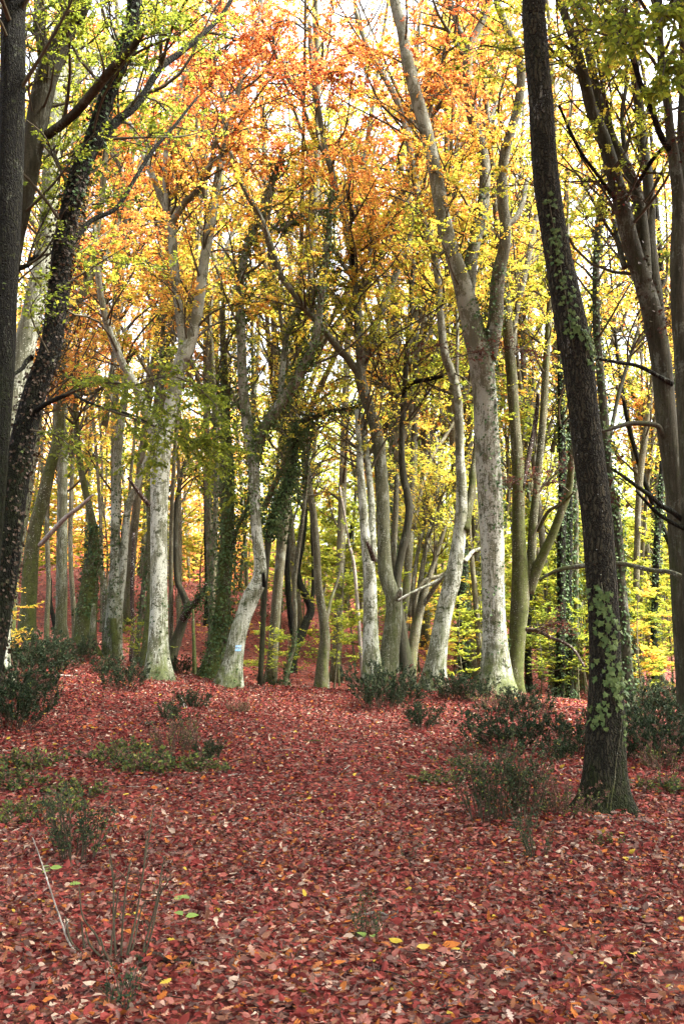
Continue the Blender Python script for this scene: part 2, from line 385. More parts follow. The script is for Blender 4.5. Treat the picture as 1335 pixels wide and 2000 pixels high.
lo=obj('leaf_litter',mb.mesh('leaf_litter',[M['litter']])); lo['kind']='stuff'; lo['label']='layer of fallen red and brown leaves over the whole forest floor'

# ------------------------------------------------------------------ crowns
def crown_from(mb, P, r, nleaf, hue, zr, n1=40, L1=(1.,3.2), L2=(.4,1.3), tmin=.35, leafL=(.055,.095), g=rng, wood=0, leaf=1, up=.12, kind='quad', huej=.05, twigs=True, thin=1.0, dens=None, n2f=5, flat2=.3):
    """branches -> twigs in flat layers -> leaves. P (M,S,3)"""
    A,ra=spawn(P,r,n1,(tmin,.99),L1,(.45,1.15),up,.75,8,.07,g,rs=.55,Lt=.35)
    B,rb=spawn(A,ra,n1*n2f,(.28,1),L2,(.5,1.2),.02,flat2,6,.07,g,rs=.6)
    Cn=int(n1*n2f*2.2)
    C,rc=spawn(B,rb,Cn,(.1,1),(L2[0]*.35,L2[1]*.45),(.5,1.1),-.03,flat2*.8,4,.06,g,rs=.7)
    if twigs:
        btubes(mb,A,ra*thin,4,wood); btubes(mb,B,rb*thin,3,wood); btubes(mb,C[:, ::1],rc*thin*.8,3,wood)
    nb=int(nleaf*.3); nc=nleaf-nb
    for Q,n,par in ((B,nb,None),(C,nc,None)):
        if len(Q)==0: continue
        m=g.integers(0,len(Q),n); S_=Q.shape[1]; tt=g.uniform(.1,1,n)*(S_-1)*.999; i=tt.astype(int); u=(tt-i)[:,None]
        p=Q[m,i]*(1-u)+Q[m,i+1]*u; T=unit(Q[m,i+1]-Q[m,i])
        lat=unit(np.cross(T,np.array([0,0,1.]))+1e-4)*g.choice([-1,1],n)[:,None]
        ax=unit(T*.6+lat*.9+g.normal(0,.35,(n,3))+np.array([0,0,-.18]))
        nor=np.array([0,0,1.])+g.normal(0,.42,(n,3))
        f=np.clip((p[:,2]-zr[0])/(zr[1]-zr[0]),0,1)
        brn=g.normal(0,huej,len(Q))
        h=hue[0]+(hue[1]-hue[0])*f+brn[m]+g.normal(0,.045,n)+.05*np.sin(p[:,0]*.9+p[:,2]*.7)*np.sin(p[:,2]*1.1+p[:,1]*.8)
        L=g.uniform(leafL[0],leafL[1],n)
        leaves(mb,p,ax,nor,L,L*g.uniform(.5,.66,n),kind,leaf,np.clip(h,0.02,1),.0 if kind=='quad' else .12,g)

def ivy_on(mb, P, r, n, g, th=.10, size=(.04,.075), side=None, mat=0, kind='quad', hue=(.1,.75), clump=True):
    n0=len(P); t_=g.uniform(0,1,n)*(n0-1)*.999
    if clump: t_=np.clip(t_+g.normal(0,.02,n)*n0*0,0,(n0-1)*.999)
    i=t_.astype(int); u=(t_-i)[:,None]
    c=P[i]*(1-u)+P[i+1]*u; T=unit(P[i+1]-P[i]); rr=r[i]*(1-u[:,0])+r[i+1]*u[:,0]
    if side is None: rv=rvec(n,g)
    else: rv=unit(np.asarray(side)[None]+g.normal(0,.55,(n,3)))
    rv=unit(rv-(rv*T).sum(1,keepdims=True)*T)
    lump=1+.9*np.maximum(0,np.sin(t_*2.1/n0*40+rv[:,0]*2)*np.sin(rv[:,0]*3+t_*.9))
    d=rr+th*lump*g.uniform(0,1,n)**1.4
    p=c+rv*d[:,None]
    ax=unit(np.array([0,0,-.7])+rv*.35+g.normal(0,.45,(n,3))); nor=rv+np.array([0,0,.35])+g.normal(0,.35,(n,3))
    L=g.uniform(size[0],size[1],n)
    leaves(mb,p,ax,nor,L,L*.85,kind,mat,np.clip(g.normal(.5*(hue[0]+hue[1]),(hue[1]-hue[0])*.33,n),0,1),.1 if kind!='quad' else 0,g)

HEROES=[]; LEAFMUL=3.2
def hero(name,label,Y,bk,stems,hue=(.5,.6),nleaf=7000,n1=42,ivy=[],sides=14,flare=.35,zmin=5,tmin=.35,cat='tree',group=None,L1=(.9,2.8),sprays=[],leafL=(.038,.064),lump=.06,ext=2):
    """stems: list of (pixel polyline with widths, depth drift metres, bark or None); first is the trunk"""
    seed=len(HEROES)*17+3; g=np.random.default_rng(seed)
    built=[]; pxs=[]; nleaf=int(nleaf*LEAFMUL); n1=int(n1*1.35)
    for si,st in enumerate(stems):
        pts=st[0]; dd=st[1] if len(st)>1 else 0
        y0=Y
        if si>0:
            q=np.array(pts[0][:2]); best=(1e9,Y)
            for pp,yy in pxs:
                dist=np.linalg.norm(pp-q,axis=1); k=int(dist.argmin())
                if dist[k]<best[0]: best=(dist[k],yy[k])
            y0=best[1]
            if len(st)>3: y0=st[3]
        n=len(pts); raw=np.array(pts,float)
        cum=np.concatenate([[0],np.cumsum(np.hypot(*np.diff(raw[:,:2],axis=0).T))]); s=cum/cum[-1]
        ys=y0+dd*s
        W=[]
        for (px,py,w),yy in zip(pts,ys):
            p=at(px,py,yy); W.append([*p,rad(w,p)])
        W=np.array(W)
        if si==0:
            gz=float(ground(W[0,0],W[0,1]))
            miss=W[0,2]-gz
            if miss>.02:
                d=(W[0,:2]-W[1,:2])/(W[1,2]-W[0,2])*.5; 
                W=np.vstack([[W[0,0]+d[0]*miss*.7,W[0,1],gz-.12,W[0,3]*1.05],W])
            if abs(miss)>.25: print('base',name,pts[0][:2],'Y',Y,'miss m %.2f'%miss)
        else:
            d=W[1,:3]-W[0,:3]; W[0,:3]-=unit(d)*min(W[0,3],.25)*.8
        if pts[-1][1]<=25 and ext:
            d=unit(W[-1,:3]-W[-2,:3]); d=unit(d+np.array([0,0,.4]))
            r0=W[-1,3]
            for k in range(1,ext+1): W=np.vstack([W,[*(W[-1,:3]+d*1.6+g.normal(0,.15,3)),max(.015,r0*(1-.9*k/(ext+.3)))]])
        m=max(10,int(len(W)*5))
        Q=spline(W,m); Q[:,3]=np.maximum(Q[:,3],.004)
        P,r=Q[:,:3],Q[:,3]
        # small natural kinks
        if len(st)<=4: P=P+ (np.sin(np.linspace(0,9,m)+seed)*np.minimum(1,np.linspace(0,3,m)))[:,None]*np.array([.012,.02,0])
        built.append((P,r)); 
        k_=np.linspace(0,1,30); pxs.append((np.stack([np.interp(k_,s,raw[:,0]),np.interp(k_,s,raw[:,1])],1),np.interp(k_,s,ys)))
    b0=built[0][0][0]; org=np.array([b0[0],b0[1],float(ground(b0[0],b0[1]))])
    root=thing(name,label,cat,org,group)
    def lobj(nm,mb,mats):
        o=obj(nm,mb.mesh(nm,mats,org),root); return o
    for si,(P,r) in enumerate(built):
        st=stems[si]; mb=MB()
        bm_=M[st[2]] if len(st)>2 and st[2] else M[bk]
        big=r.max()>.06
        tube(mb,P,r,sides if big else 7,0,seed+si,lump if big else .04,flare if si==0 else 0)
        lobj('trunk' if si==0 else ('limb' if r[0]>.03 else 'branch'),mb,[bm_])
    # crown
    if nleaf:
        Ps=[];rs=[]
        for si,(P,r) in enumerate(built):
            zmx=P[:,2]>zmin
            if len(stems[si])>4 and stems[si][4]=='bare': continue
            if zmx.sum()<4: continue
            Q=spline(np.column_stack([P[zmx],r[zmx]]),16); Ps.append(Q[:,:3]); rs.append(Q[:,3])
        mb=MB()
        if Ps:
            # weight longer limbs
            rep=[max(1,int(np.linalg.norm(np.diff(q,axis=0),axis=1).sum()/2)) for q in Ps]
            PP=np.array([q for q,k in zip(Ps,rep) for _ in range(k)]); RR=np.array([q for q,k in zip(rs,rep) for _ in range(k)])
            zt=PP[:,:,2].max()
            crown_from(mb,PP,RR,nleaf,hue,(zmin,min(zt,14)),n1,L1,(.4,1.2),tmin*0+.03,leafL,g)
        for sp in sprays:
            spray(mb,g,*sp)
        if mb.V: lobj('crown',mb,[M['twig'],M['leaf']])
    elif sprays:
        mb=MB()
        for sp in sprays: spray(mb,g,*sp)
        lobj('crown',mb,[M['twig'],M['leaf']])
    if ivy:
        mb=MB()
        for (si,a,b,n,th,*o) in ivy:
            P,r=built[si]; i0,i1=int(a*(len(P)-1)),max(int(b*(len(P)-1)),int(a*(len(P)-1))+2)
            kw=o[0] if o else {}
            ivy_on(mb,P[i0:i1+1],r[i0:i1+1],n,g,th,**kw)
        lobj('ivy',mb,[M['ivy']])
    HEROES.append((name,label,org,root,built))
    return root,built,org
def spray(mb,g,pts,Y,dd,w,nleaf,hue,leafL=(.05,.08),L1=(.35,1.0),droop=-.15,kind='quad',n1=16,flat=.35):
    n=len(pts); ys=Y+dd*np.linspace(0,1,n)
    W=np.array([[*at(px,py,y),0] for (px,py),y in zip(pts,ys)])
    W[:,3]=np.linspace(w/2/F*Y,.003,n)
    Q=spline(W,14); P=Q[None,:,:3]; r=Q[None,:,3]
    btubes(mb,P,r,6,0)
    A,ra=spawn(P,r,n1,(.12,1),L1,(.5,1.1),droop,flat,7,.07,g,Lt=.3)
    B,rb=spawn(A,ra,n1*5,(.1,1),(L1[0]*.5,L1[1]*.55),(.5,1.1),droop*.6,flat,5,.06,g)
    btubes(mb,A,ra*.8,4,0); btubes(mb,B,rb*.7,3,0)
    for QQ,nn in ((A,nleaf//4),(B,nleaf-nleaf//4)):
        m=g.integers(0,len(QQ),nn); S_=QQ.shape[1]; tt=g.uniform(.1,1,nn)*(S_-1)*.999; i=tt.astype(int); u=(tt-i)[:,None]
        p=QQ[m,i]*(1-u)+QQ[m,i+1]*u; T=unit(QQ[m,i+1]-QQ[m,i])
        lat=unit(np.cross(T,np.array([0,0,1.]))+1e-4)*g.choice([-1,1],nn)[:,None]
        ax=unit(T*.5+lat*.8+g.normal(0,.35,(nn,3))+np.array([0,0,-.35])); nor=np.array([0,0,1.])+g.normal(0,.5,(nn,3))
        L=g.uniform(leafL[0],leafL[1],nn)
        leaves(mb,p,ax,nor,L,L*.62,kind,1,np.clip(g.normal(hue+.04,.03,nn) if hue>.9 else g.normal(hue,.06,nn),0,1),.1 if kind!='quad' else 0,g)
# ------------------------------------------------------------------ the traced trees
LG=None
# far left, dark in front
hero('beech_tree','dark lichen-spotted trunk standing along the left picture edge',12,'dark',[
  ([(-55,1330,74),(-32,1100,66),(-12,900,58),(2,750,52),(8,600,50),(14,450,50),(18,300,50),(24,120,48),(28,0,46)],0)],
  hue=(.32,.40),nleaf=4500,n1=30,zmin=7.5,L1=(1,3.5),ext=5)
hero('beech_tree','brown-grey forked tree behind the dark trunk at left, wide fork near the top',14,'greybrown',[
  ([(-30,1300,50),(-20,1000,46),(-5,750,44),(12,600,42),(28,470,42),(50,370,42),(68,270,42),(88,160,44),(112,90,42),(135,40,40),(160,0,36)],-.5),
  ([(92,150,26),(84,90,24),(78,40,22),(76,0,21)],.6),
  ([(95,262,18),(145,222,18),(190,175,18),(225,128,17),(262,85,13),(285,50,10)],-1.2),
  ([(30,205,8),(50,180,7),(75,150,5),(92,120,4)],.5)],
  hue=(.34,.42),nleaf=3400,n1=34,zmin=6)
hero('beech_tree','pale grey slanting trunk with white lichen and a knot hole, at the left edge',16.5,'pale',[
  ([(-12,1290,58),(2,1120,52),(10,980,48),(20,850,46),(35,740,45),(52,660,42),(72,570,38),(90,490,34),(99,390,33),(104,300,33),(112,200,32),(120,100,28),(126,0,24)],0),
  ([(128,172,20),(160,140,16),(200,95,13),(240,60,10),(275,20,8)],1.),
  ([(122,290,14),(160,255,12),(200,215,10),(240,160,8),(262,110,6)],.6)],
  hue=(.40,.52),nleaf=6000,n1=38,zmin=7)
hero('beech_tree','dark trunk with brown dead ivy leaning to the right across the left side',13,'dark',[
  ([(-40,1400,60),(-8,1220,56),(12,1100,52),(30,960,50),(48,850,48),(72,755,44),(98,680,42),(112,560,40),(120,490,40),(135,410,38),(155,335,36),(180,280,34),(205,205,32),(232,130,30),(255,70,28),(264,0,26)],.6),
  ([(62,810,12),(90,790,10),(130,770,9),(150,752,8),(172,741,8),(210,743,6),(252,757,4)],-1.6),
  ([(140,765,6),(165,782,6),(200,796,5),(240,806,5),(270,815,4),(292,828,3)],-1.5),
  ([(185,290,20),(225,240,17),(268,205,14),(312,135,13),(352,100,12),(400,60,10),(445,10,8)],1.2),
  ([(122,505,14),(150,465,12),(180,430,10),(225,405,9),(262,350,8),(300,295,8),(340,250,6),(385,190,5)],1.4),
  ([(60,700,12),(40,720,8),(20,745,6)],-.5),
  ([(30,530,10),(55,515,9),(75,500,7)],.2)],
  hue=(.31,.40),nleaf=3800,n1=40,zmin=6.5,ext=4,
  ivy=[(0,.05,.55,2600,.06,dict(hue=(.9,1.1),size=(.035,.065))),(0,.5,.8,700,.09,dict(hue=(.1,.5)))],
  sprays=[([(130,770),(200,745),(260,758),(320,790)],12.4,-1.6,7,2400,.32,(.035,.06),(.5,1.2)),
          ([(200,796),(290,828),(370,860),(440,905)],11.6,-1.2,5,2600,.34,(.035,.06),(.5,1.2),-.3),
          ([(250,757),(330,735),(390,760),(430,800)],11.2,-.8,4,1500,.33,(.035,.06),(.4,1.0),-.2),
          ([(60,840),(110,850),(150,880)],12.6,-.6,4,260,.32,(.05,.08),(.3,.7)),
          ([(180,400),(210,390),(235,330)],13.2,-.3,4,160,.31,(.05,.08),(.3,.6)),
          ([(95,690),(60,610),(90,560)],12.7,-.4,4,300,.33,(.05,.08),(.3,.7))])
hero('beech_tree','moss-green trunk with a broken bare limb slanting right, on the left bank',20.5,'mossy',[
  ([(52,1262,34),(56,1180,30),(60,1100,30),(70,1030,26),(84,980,25),(98,920,23),(114,860,21),(118,790,19),(119,720,19),(124,655,18),(145,605,17),(166,560,16),(178,510,15),(186,465,14),(200,380,12),(208,300,11),(214,262,9)],1.5),
  ([(80,1063,9),(105,1036,10),(130,1010,9),(156,990,8),(182,966,4)],-1,'dead',20.5,'bare'),
  ([(170,545,12),(205,505,10),(228,450,10),(240,380,10),(235,330,8),(218,300,6)],1.3),
  ([(120,800,10),(140,775,9),(180,765,8),(230,745,6)],1.3)],
  hue=(.56,.74),nleaf=5000,n1=36,zmin=7.5)
hero('beech_tree','thick ivy-wrapped leaning stump with pale bare wood at its foot, left bank',21,'mossy',[
  ([(166,1284,48),(166,1240,42),(170,1180,38),(177,1120,32),(184,1085,24),(184,1040,18),(178,1000,14),(168,960,13),(158,915,12),(150,860,12),(146,790,11),(144,700,10)],.8),
  ([(180,1283,14),(181,1230,12),(184,1180,7)],-.4,'white',20.8,'bare')],
  hue=(.55,.7),nleaf=1400,n1=18,zmin=6,ivy=[(0,.15,.5,900,.08)],flare=.3)
hero('beech_tree','lichen-white trunk splitting into twin upright stems, behind the bushes at left',21.5,'white',[
  ([(218,1292,36),(222,1230,34),(224,1170,30),(224,1110,20),(224,1040,19),(226,970,18),(228,900,17),(236,830,15),(246,760,13),(238,700,12),(222,650,12),(206,590,11),(192,520,10),(188,470,9)],1.),
  ([(232,1180,18),(240,1110,16),(243,1050,15),(250,990,14),(268,950,12),(284,905,10),(300,860,8)],.5),
  ([(222,1215,14),(226,1275,13),(227,1305,13)],-.4,'mossy',21.2,'bare')],
  hue=(.54,.76),nleaf=3600,n1=30,zmin=6.5,ivy=[(0,.1,.5,700,.06)],flare=.38)
# the white beech left of centre
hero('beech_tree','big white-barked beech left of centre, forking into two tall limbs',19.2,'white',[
  ([(308,1308,46),(309,1260,38),(310,1180,34),(311,1090,33),(312,1000,33),(314,920,38),(318,870,38),(328,825,28),(340,770,26),(350,720,27),(362,690,30),(374,660,23),(386,600,21),(395,525,20),(406,460,19),(416,405,18),(424,350,16),(432,315,15),(444,268,14),(452,225,12),(466,180,10),(478,130,9),(500,60,7),(512,0,6)],.8),
  ([(312,862,30),(298,835,24),(284,800,19),(272,770,17),(258,740,16),(240,712,15),(224,675,14),(208,630,13),(197,570,12),(190,500,11),(186,440,8)],-.9),
  ([(360,698,24),(354,640,18),(346,570,18),(340,500,18),(336,450,17),(328,418,15),(315,388,14),(298,345,12),(280,300,11),(268,270,9),(254,240,8)],.9),
  ([(330,420,13),(325,375,11),(323,320,10),(328,270,10),(340,225,9),(352,180,8),(370,130,6)],.5),
  ([(338,430,14),(360,398,13),(378,382,13),(396,352,12),(412,320,10),(425,270,9)],-.8),
  ([(442,270,10),(436,210,9),(428,160,8),(418,110,7)],.7),
  ([(340,210,6),(352,160,5),(365,120,4)],.4),
  ([(290,985,9),(270,960,8),(250,932,5)],-.3,'darkdead',19.2,'bare')],
  hue=(.55,.80),nleaf=11000,n1=70,zmin=6.8,flare=.4,ivy=[(0,.0,.12,120,.04)],
  sprays=[([(400,330),(440,300),(500,290),(560,300)],19,1,5,900,.78),([(330,430),(280,440),(220,470),(190,480)],19,-1,5,700,.72),([(420,220),(360,200),(300,190)],19,-1,5,700,.80)])
hero('beech_tree','tree cloaked in dense green ivy just left of the blue-marked trunk',20.8,'mossy',[
  ([(412,1318,44),(424,1260,36),(434,1200,30),(440,1130,28),(444,1060,27),(445,980,27),(443,900,24),(438,800,18),(436,700,14),(434,600,10)],.8),
  ([(448,1080,9),(462,1040,8),(478,1000,7),(486,960,5)],-.4)],
  hue=(.34,.46),nleaf=500,n1=14,zmin=6,ivy=[(0,.02,.3,1200,.10),(0,.28,.9,4200,.30,dict(hue=(.35,.82))),(1,.0,1,260,.12)],flare=.3)
RT,RBUILT,RORG=hero('beech_tree','white bent beech carrying the blue and white painted mark',20,'white',[
  ([(448,1335,44),(456,1290,35),(465,1240,33),(477,1200,32),(490,1165,33),(502,1140,29),(507,1110,25),(504,1075,23),(499,1030,21),(497,980,21),(496,920,22),(492,880,22),(484,830,22),(478,780,20),(474,720,19),(472,650,18),(470,600,17),(470,550,16),(478,500,15),(490,462,15),(510,420,13),(528,365,11),(540,325,10),(552,285,8)],.6),
  ([(496,892,22),(506,862,20),(520,830,21),(545,790,22),(572,752,20),(592,715,18),(606,690,17),(620,648,15),(630,560,13),(637,490,12),(643,430,10),(648,370,8)],-.7),
  ([(548,785,14),(553,700,12),(560,650,11),(576,615,11),(600,585,10),(628,560,9),(662,530,7)],.8),
  ([(486,470,9),(530,455,9),(570,435,8),(605,418,7),(660,392,5)],1.2),
  ([(516,1142,9),(514,1120,6)],-.2,'dark',20,'bare')],
  hue=(.40,.58),nleaf=3600,n1=34,zmin=7,flare=.4,
  ivy=[(0,.40,.98,2600,.11,dict(hue=(.45,.88))),(1,0,1,2700,.12,dict(hue=(.45,.88))),(2,0,1,800,.10,dict(hue=(.45,.88))),(3,0,1,700,.08,dict(hue=(.2,.7))),(0,0,.08,160,.05)])
hero('beech_tree','slanting stem smothered in hanging ivy between the marked beech and the thin pair',20.6,'greybrown',[
  ([(522,1075,10),(530,1025,13),(542,990,14),(558,955,14),(570,920,14),(576,870,13),(578,840,12),(592,822,11),(622,812,10),(650,802,8),(690,796,6),(720,780,4)],.8)],
  hue=(.5,.6),nleaf=0,ivy=[(0,.1,.6,4000,.33,dict(hue=(.3,.8))),(0,.6,1,700,.16)],flare=0,ext=0)
hero('beech_tree','tall thin mossy stem rising from behind the crest, left of the path gap',21.5,'slim',[
  ([(627,1352,24),(629,1300,23),(634,1250,21),(630,1200,18),(622,1140,16),(618,1060,15),(612,1000,14),(604,960,14),(597,890,13),(588,850,12),(576,815,11),(566,770,10),(560,700,9),(548,620,8),(538,560,7),(530,480,6)],1.2),
  ([(612,1005,9),(606,940,8),(600,870,7),(598,800,6)],.4),
  ([(636,1215,8),(650,1160,6),(668,1100,5)],.6)],
  hue=(.46,.58),nleaf=2600,n1=26,zmin=5.5,flare=.3)
hero('beech_tree','thin stem curving left then right, ivy at its foot, beside the thin pair',21,'slim',[
  ([(555,1352,11),(563,1300,10),(573,1260,9),(576,1200,9),(575,1150,9),(580,1100,9),(588,1040,9),(593,990,8),(598,930,7),(604,860,6)],.8)],
  hue=(.44,.55),nleaf=500,n1=10,zmin=3.8,flare=.15,ivy=[(0,0,.3,240,.035)])
hero('young_tree','dark wavy stem bending like an S on the far red slope',28,'dark',[
  ([(573,1285,17),(584,1250,17),(598,1215,16),(606,1190,16),(597,1165,15),(586,1140,13),(583,1110,11),(590,1070,10),(596,1000,10),(592,900,8)],.6),
  ([(578,1265,11),(570,1225,12),(564,1180,12),(561,1130,12),(560,1060,10),(556,980,8)],-.5),
  ([(600,1205,9),(610,1165,9),(612,1100,10),(611,1040,9),(608,960,7)],.6)],hue=(.45,.5),nleaf=700,n1=12,zmin=5,flare=.2)
hero('young_tree','short leaning mossy trunk tangled with a hooked pale stem on the far slope',25,'greybrown',[
  ([(332,1290,20),(345,1250,20),(358,1215,18),(366,1185,15),(358,1160,13),(346,1135,11),(342,1090,10),(342,1040,10),(345,980,9),(355,930,8),(368,890,8),(384,855,6)],.6),
  ([(360,1205,16),(374,1185,14),(392,1165,10),(404,1140,6)],-.5,'darkdead',25,'bare')],hue=(.45,.55),nleaf=700,n1=12,zmin=4,ivy=[(1,.2,1,350,.16)])
# centre
hero('beech_tree','tall green-grey beech at the centre, its bowed limb reaching far up left',20.3,'beech',[
  ([(755,1318,44),(762,1260,36),(768,1205,33),(766,1165,31),(753,1125,29),(749,1080,26),(748,1020,26),(746,960,26),(742,900,25),(736,850,24),(724,805,22),(712,770,21),(704,735,21),(705,700,19),(702,660,17),(698,600,16),(691,540,15),(680,470,14),(668,410,13),(655,370,12),(645,330,12),(634,290,11),(622,220,11),(612,160,10),(606,100,9),(604,40,8)],.7),
  ([(698,728,15),(680,702,14),(660,680,14),(640,655,13),(618,628,13),(594,600,12),(572,570,12),(550,540,12),(538,505,12),(526,470,12),(514,438,11),(500,410,11),(486,388,10),(474,365,9),(460,330,8),(450,295,7)],-1.8),
  ([(706,722,17),(716,690,16),(724,662,15),(740,620,14),(758,575,13),(774,535,12),(788,500,11),(800,460,9),(812,425,8)],1.0),
  ([(690,540,9),(687,490,8),(684,445,7),(690,425,7),(682,400,6),(676,370,5)],-.5,'dark'),
  ([(634,300,9),(612,270,8),(596,225,8),(590,190,7),(572,168,7),(553,140,6),(537,105,6),(533,70,5)],-.6),
  ([(778,1165,16),(782,1150,8)],-.2,None,20.1,'bare'),
  ([(533,75,5),(505,77,5),(455,75,6),(420,66,6),(385,62,6),(340,55,5),(310,62,5),(283,68,4)],-.6),
  ([(700,560,7),(670,520,6),(648,480,5),(640,440,4)],.6)],
  hue=(.44,.84),nleaf=11000,n1=72,zmin=7,flare=.38,
  sprays=[([(520,140),(560,150),(620,130)],19.5,-1,5,900,.83),([(600,60),(560,40),(510,60),(470,100)],20,-1,5,1100,.80),([(610,150),(660,140),(700,160)],20,1,5,900,.82)])
hero('beech_tree','pale scarred trunk with long open wound and dark snag, left in the centre clump',19.8,'white',[
  ([(726,1303,38),(723,1260,32),(722,1200,28),(721,1150,27),(719,1100,24),(713,1040,19),(709,980,17),(704,920,14),(700,860,11),(695,800,9)],.5),
  ([(729,1090,15),(726,1030,14),(724,980,14),(720,920,13),(714,870,12),(706,810,9)],.6),
  ([(728,1090,10),(722,1072,9),(716,1058,5)],-.3,'darkdead',19.7,'bare')],hue=(.48,.56),nleaf=900,n1=14,zmin=4.8,flare=.38)
hero('beech_tree','dark bowed stem on the right side of the centre clump',20.8,'greybrown',[
  ([(790,1305,32),(784,1250,26),(778,1190,20),(775,1140,17),(782,1090,16),(792,1045,16),(798,1000,16),(794,965,15),(786,930,14),(783,880,12),(785,820,12),(790,760,11),(793,710,11),(798,660,11),(803,600,10),(804,560,9),(808,510,8)],.8),
  ([(770,1150,11),(768,1080,11),(772,1000,11),(776,930,9)],.7,'slim'),
  ([(788,790,8),(760,760,7),(735,735,6),(718,725,5)],-.6),
  ([(785,770,10),(805,748,9),(835,741,9),(866,735,7)],-.7,'dark')],
  hue=(.42,.5),nleaf=3500,n1=34,zmin=5.4,
  sprays=[([(690,650),(720,690),(790,690),(870,670)],19.6,.2,3,500,.97,(.04,.07),(.3,.7))])
hero('young_tree','bushy many-stemmed tree fanning out right behind the centre clump',22.5,'slim',[
  ([(800,1310,26),(806,1260,22),(815,1215,18),(824,1180,15),(834,1140,12),(846,1100,10),(858,1060,9),(868,1030,8),(880,990,7)],.4),
  ([(812,1230,12),(815,1180,11),(822,1130,10),(830,1080,9),(836,1040,8),(848,990,8),(856,930,6)],.8),
  ([(822,1190,10),(840,1160,9),(862,1130,8),(890,1100,7),(915,1085,6),(938,1075,4)],-.6),
  ([(805,1270,10),(812,1170,9),(830,1135,9),(858,1125,8),(884,1110,7)],.2),
  ([(836,1050,6),(852,1010,6),(864,965,5),(888,930,4)],-.4),
  ([(800,1200,9),(812,1100,8),(828,1030,7),(845,950,6),(862,880,5)],1.2),
  ([(808,1030,8),(822,960,7),(845,890,7),(870,850,6),(892,815,5)],1.6,None,24)],
  hue=(.44,.56),nleaf=3800,n1=40,zmin=3.2,L1=(.6,1.8))
hero('beech_tree','whitish leaning beech right of the centre clump, bending left towards its top',20,'white',[
  ([(846,1345,46),(852,1290,38),(860,1230,34),(870,1180,33),(882,1135,33),(890,1090,29),(896,1040,26),(900,985,23),(899,930,19),(896,880,17),(896,830,16),(893,780,16),(886,745,17),(876,715,17),(868,690,16),(861,630,15),(857,560,14),(848,500,14),(834,455,14),(822,410,14),(812,360,14),(803,310,13),(795,265,13),(784,220,13),(766,180,12),(747,147,11),(728,115,10),(714,85,9),(700,45,9),(692,0,8)],.6),
  ([(908,1030,20),(914,990,17),(922,945,14),(926,900,11),(928,850,9)],.5,'mossy'),
  ([(898,830,8),(893,770,8),(892,720,8),(893,660,7),(890,600,6)],.4),
  ([(795,270,9),(802,235,8),(805,200,7),(812,150,5)],.5),
  ([(876,1118,7),(850,1135,6),(820,1150,5),(790,1165,5),(776,1172,4)],-.3),
  ([(908,1095,8),(920,1080,8),(938,1070,5)],.3)],
  hue=(.46,.76),nleaf=8000,n1=56,zmin=7.5,flare=.3)
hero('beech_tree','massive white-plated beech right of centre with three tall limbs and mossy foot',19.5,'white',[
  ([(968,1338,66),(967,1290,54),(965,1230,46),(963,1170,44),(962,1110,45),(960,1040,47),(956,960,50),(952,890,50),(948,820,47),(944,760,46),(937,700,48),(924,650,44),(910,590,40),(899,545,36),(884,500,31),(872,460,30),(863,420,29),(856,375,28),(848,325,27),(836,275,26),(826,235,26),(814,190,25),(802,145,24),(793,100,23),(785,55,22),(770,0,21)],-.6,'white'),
  ([(914,600,24),(916,550,25),(920,505,25),(930,465,23),(940,425,22),(945,375,22),(945,325,22),(938,285,21),(926,250,20),(917,210,19),(913,165,19),(912,125,20),(918,92,19),(930,65,15),(945,35,13),(956,0,11)],.8,'grey'),
  ([(955,690,32),(966,630,30),(969,580,28),(974,530,26),(984,485,24),(986,440,22),(981,400,22),(979,350,21),(984,300,20),(996,255,19),(1008,215,18),(1016,165,18),(1015,125,18),(1004,90,17),(990,55,16),(978,25,14),(970,0,13)],-.7,'grey'),
  ([(914,88,12),(897,60,11),(884,25,10),(878,0,9)],.6,'grey'),
  ([(904,110,8),(885,75,7),(862,40,6),(845,0,5)],-.6,'grey'),
  ([(928,480,10),(922,430,9),(930,400,8)],.3,'grey'),
  ([(985,440,12),(1002,430,11),(1022,390,10),(1028,350,8)],.6,'grey'),
  ([(942,300,8),(958,230,7),(980,170,6),(1000,110,5)],1.2,'grey')],
  hue=(.45,.76),nleaf=10000,n1=66,zmin=7.8,flare=.5,lump=.05,
  ivy=[(0,.22,.47,700,.05,dict(side=(.8,-.6,0))),(1,0,.3,320,.07),(2,0,.2,380,.08),(0,.0,.2,260,.03)],
  sprays=[([(880,700),(920,690),(990,680),(1060,690)],19,-.3,3,420,.97,(.04,.07),(.3,.7)),([(830,130),(860,150),(900,220)],19,-1,4,500,.72),([(760,380),(800,400),(840,450)],19,-.4,4,400,.46)])
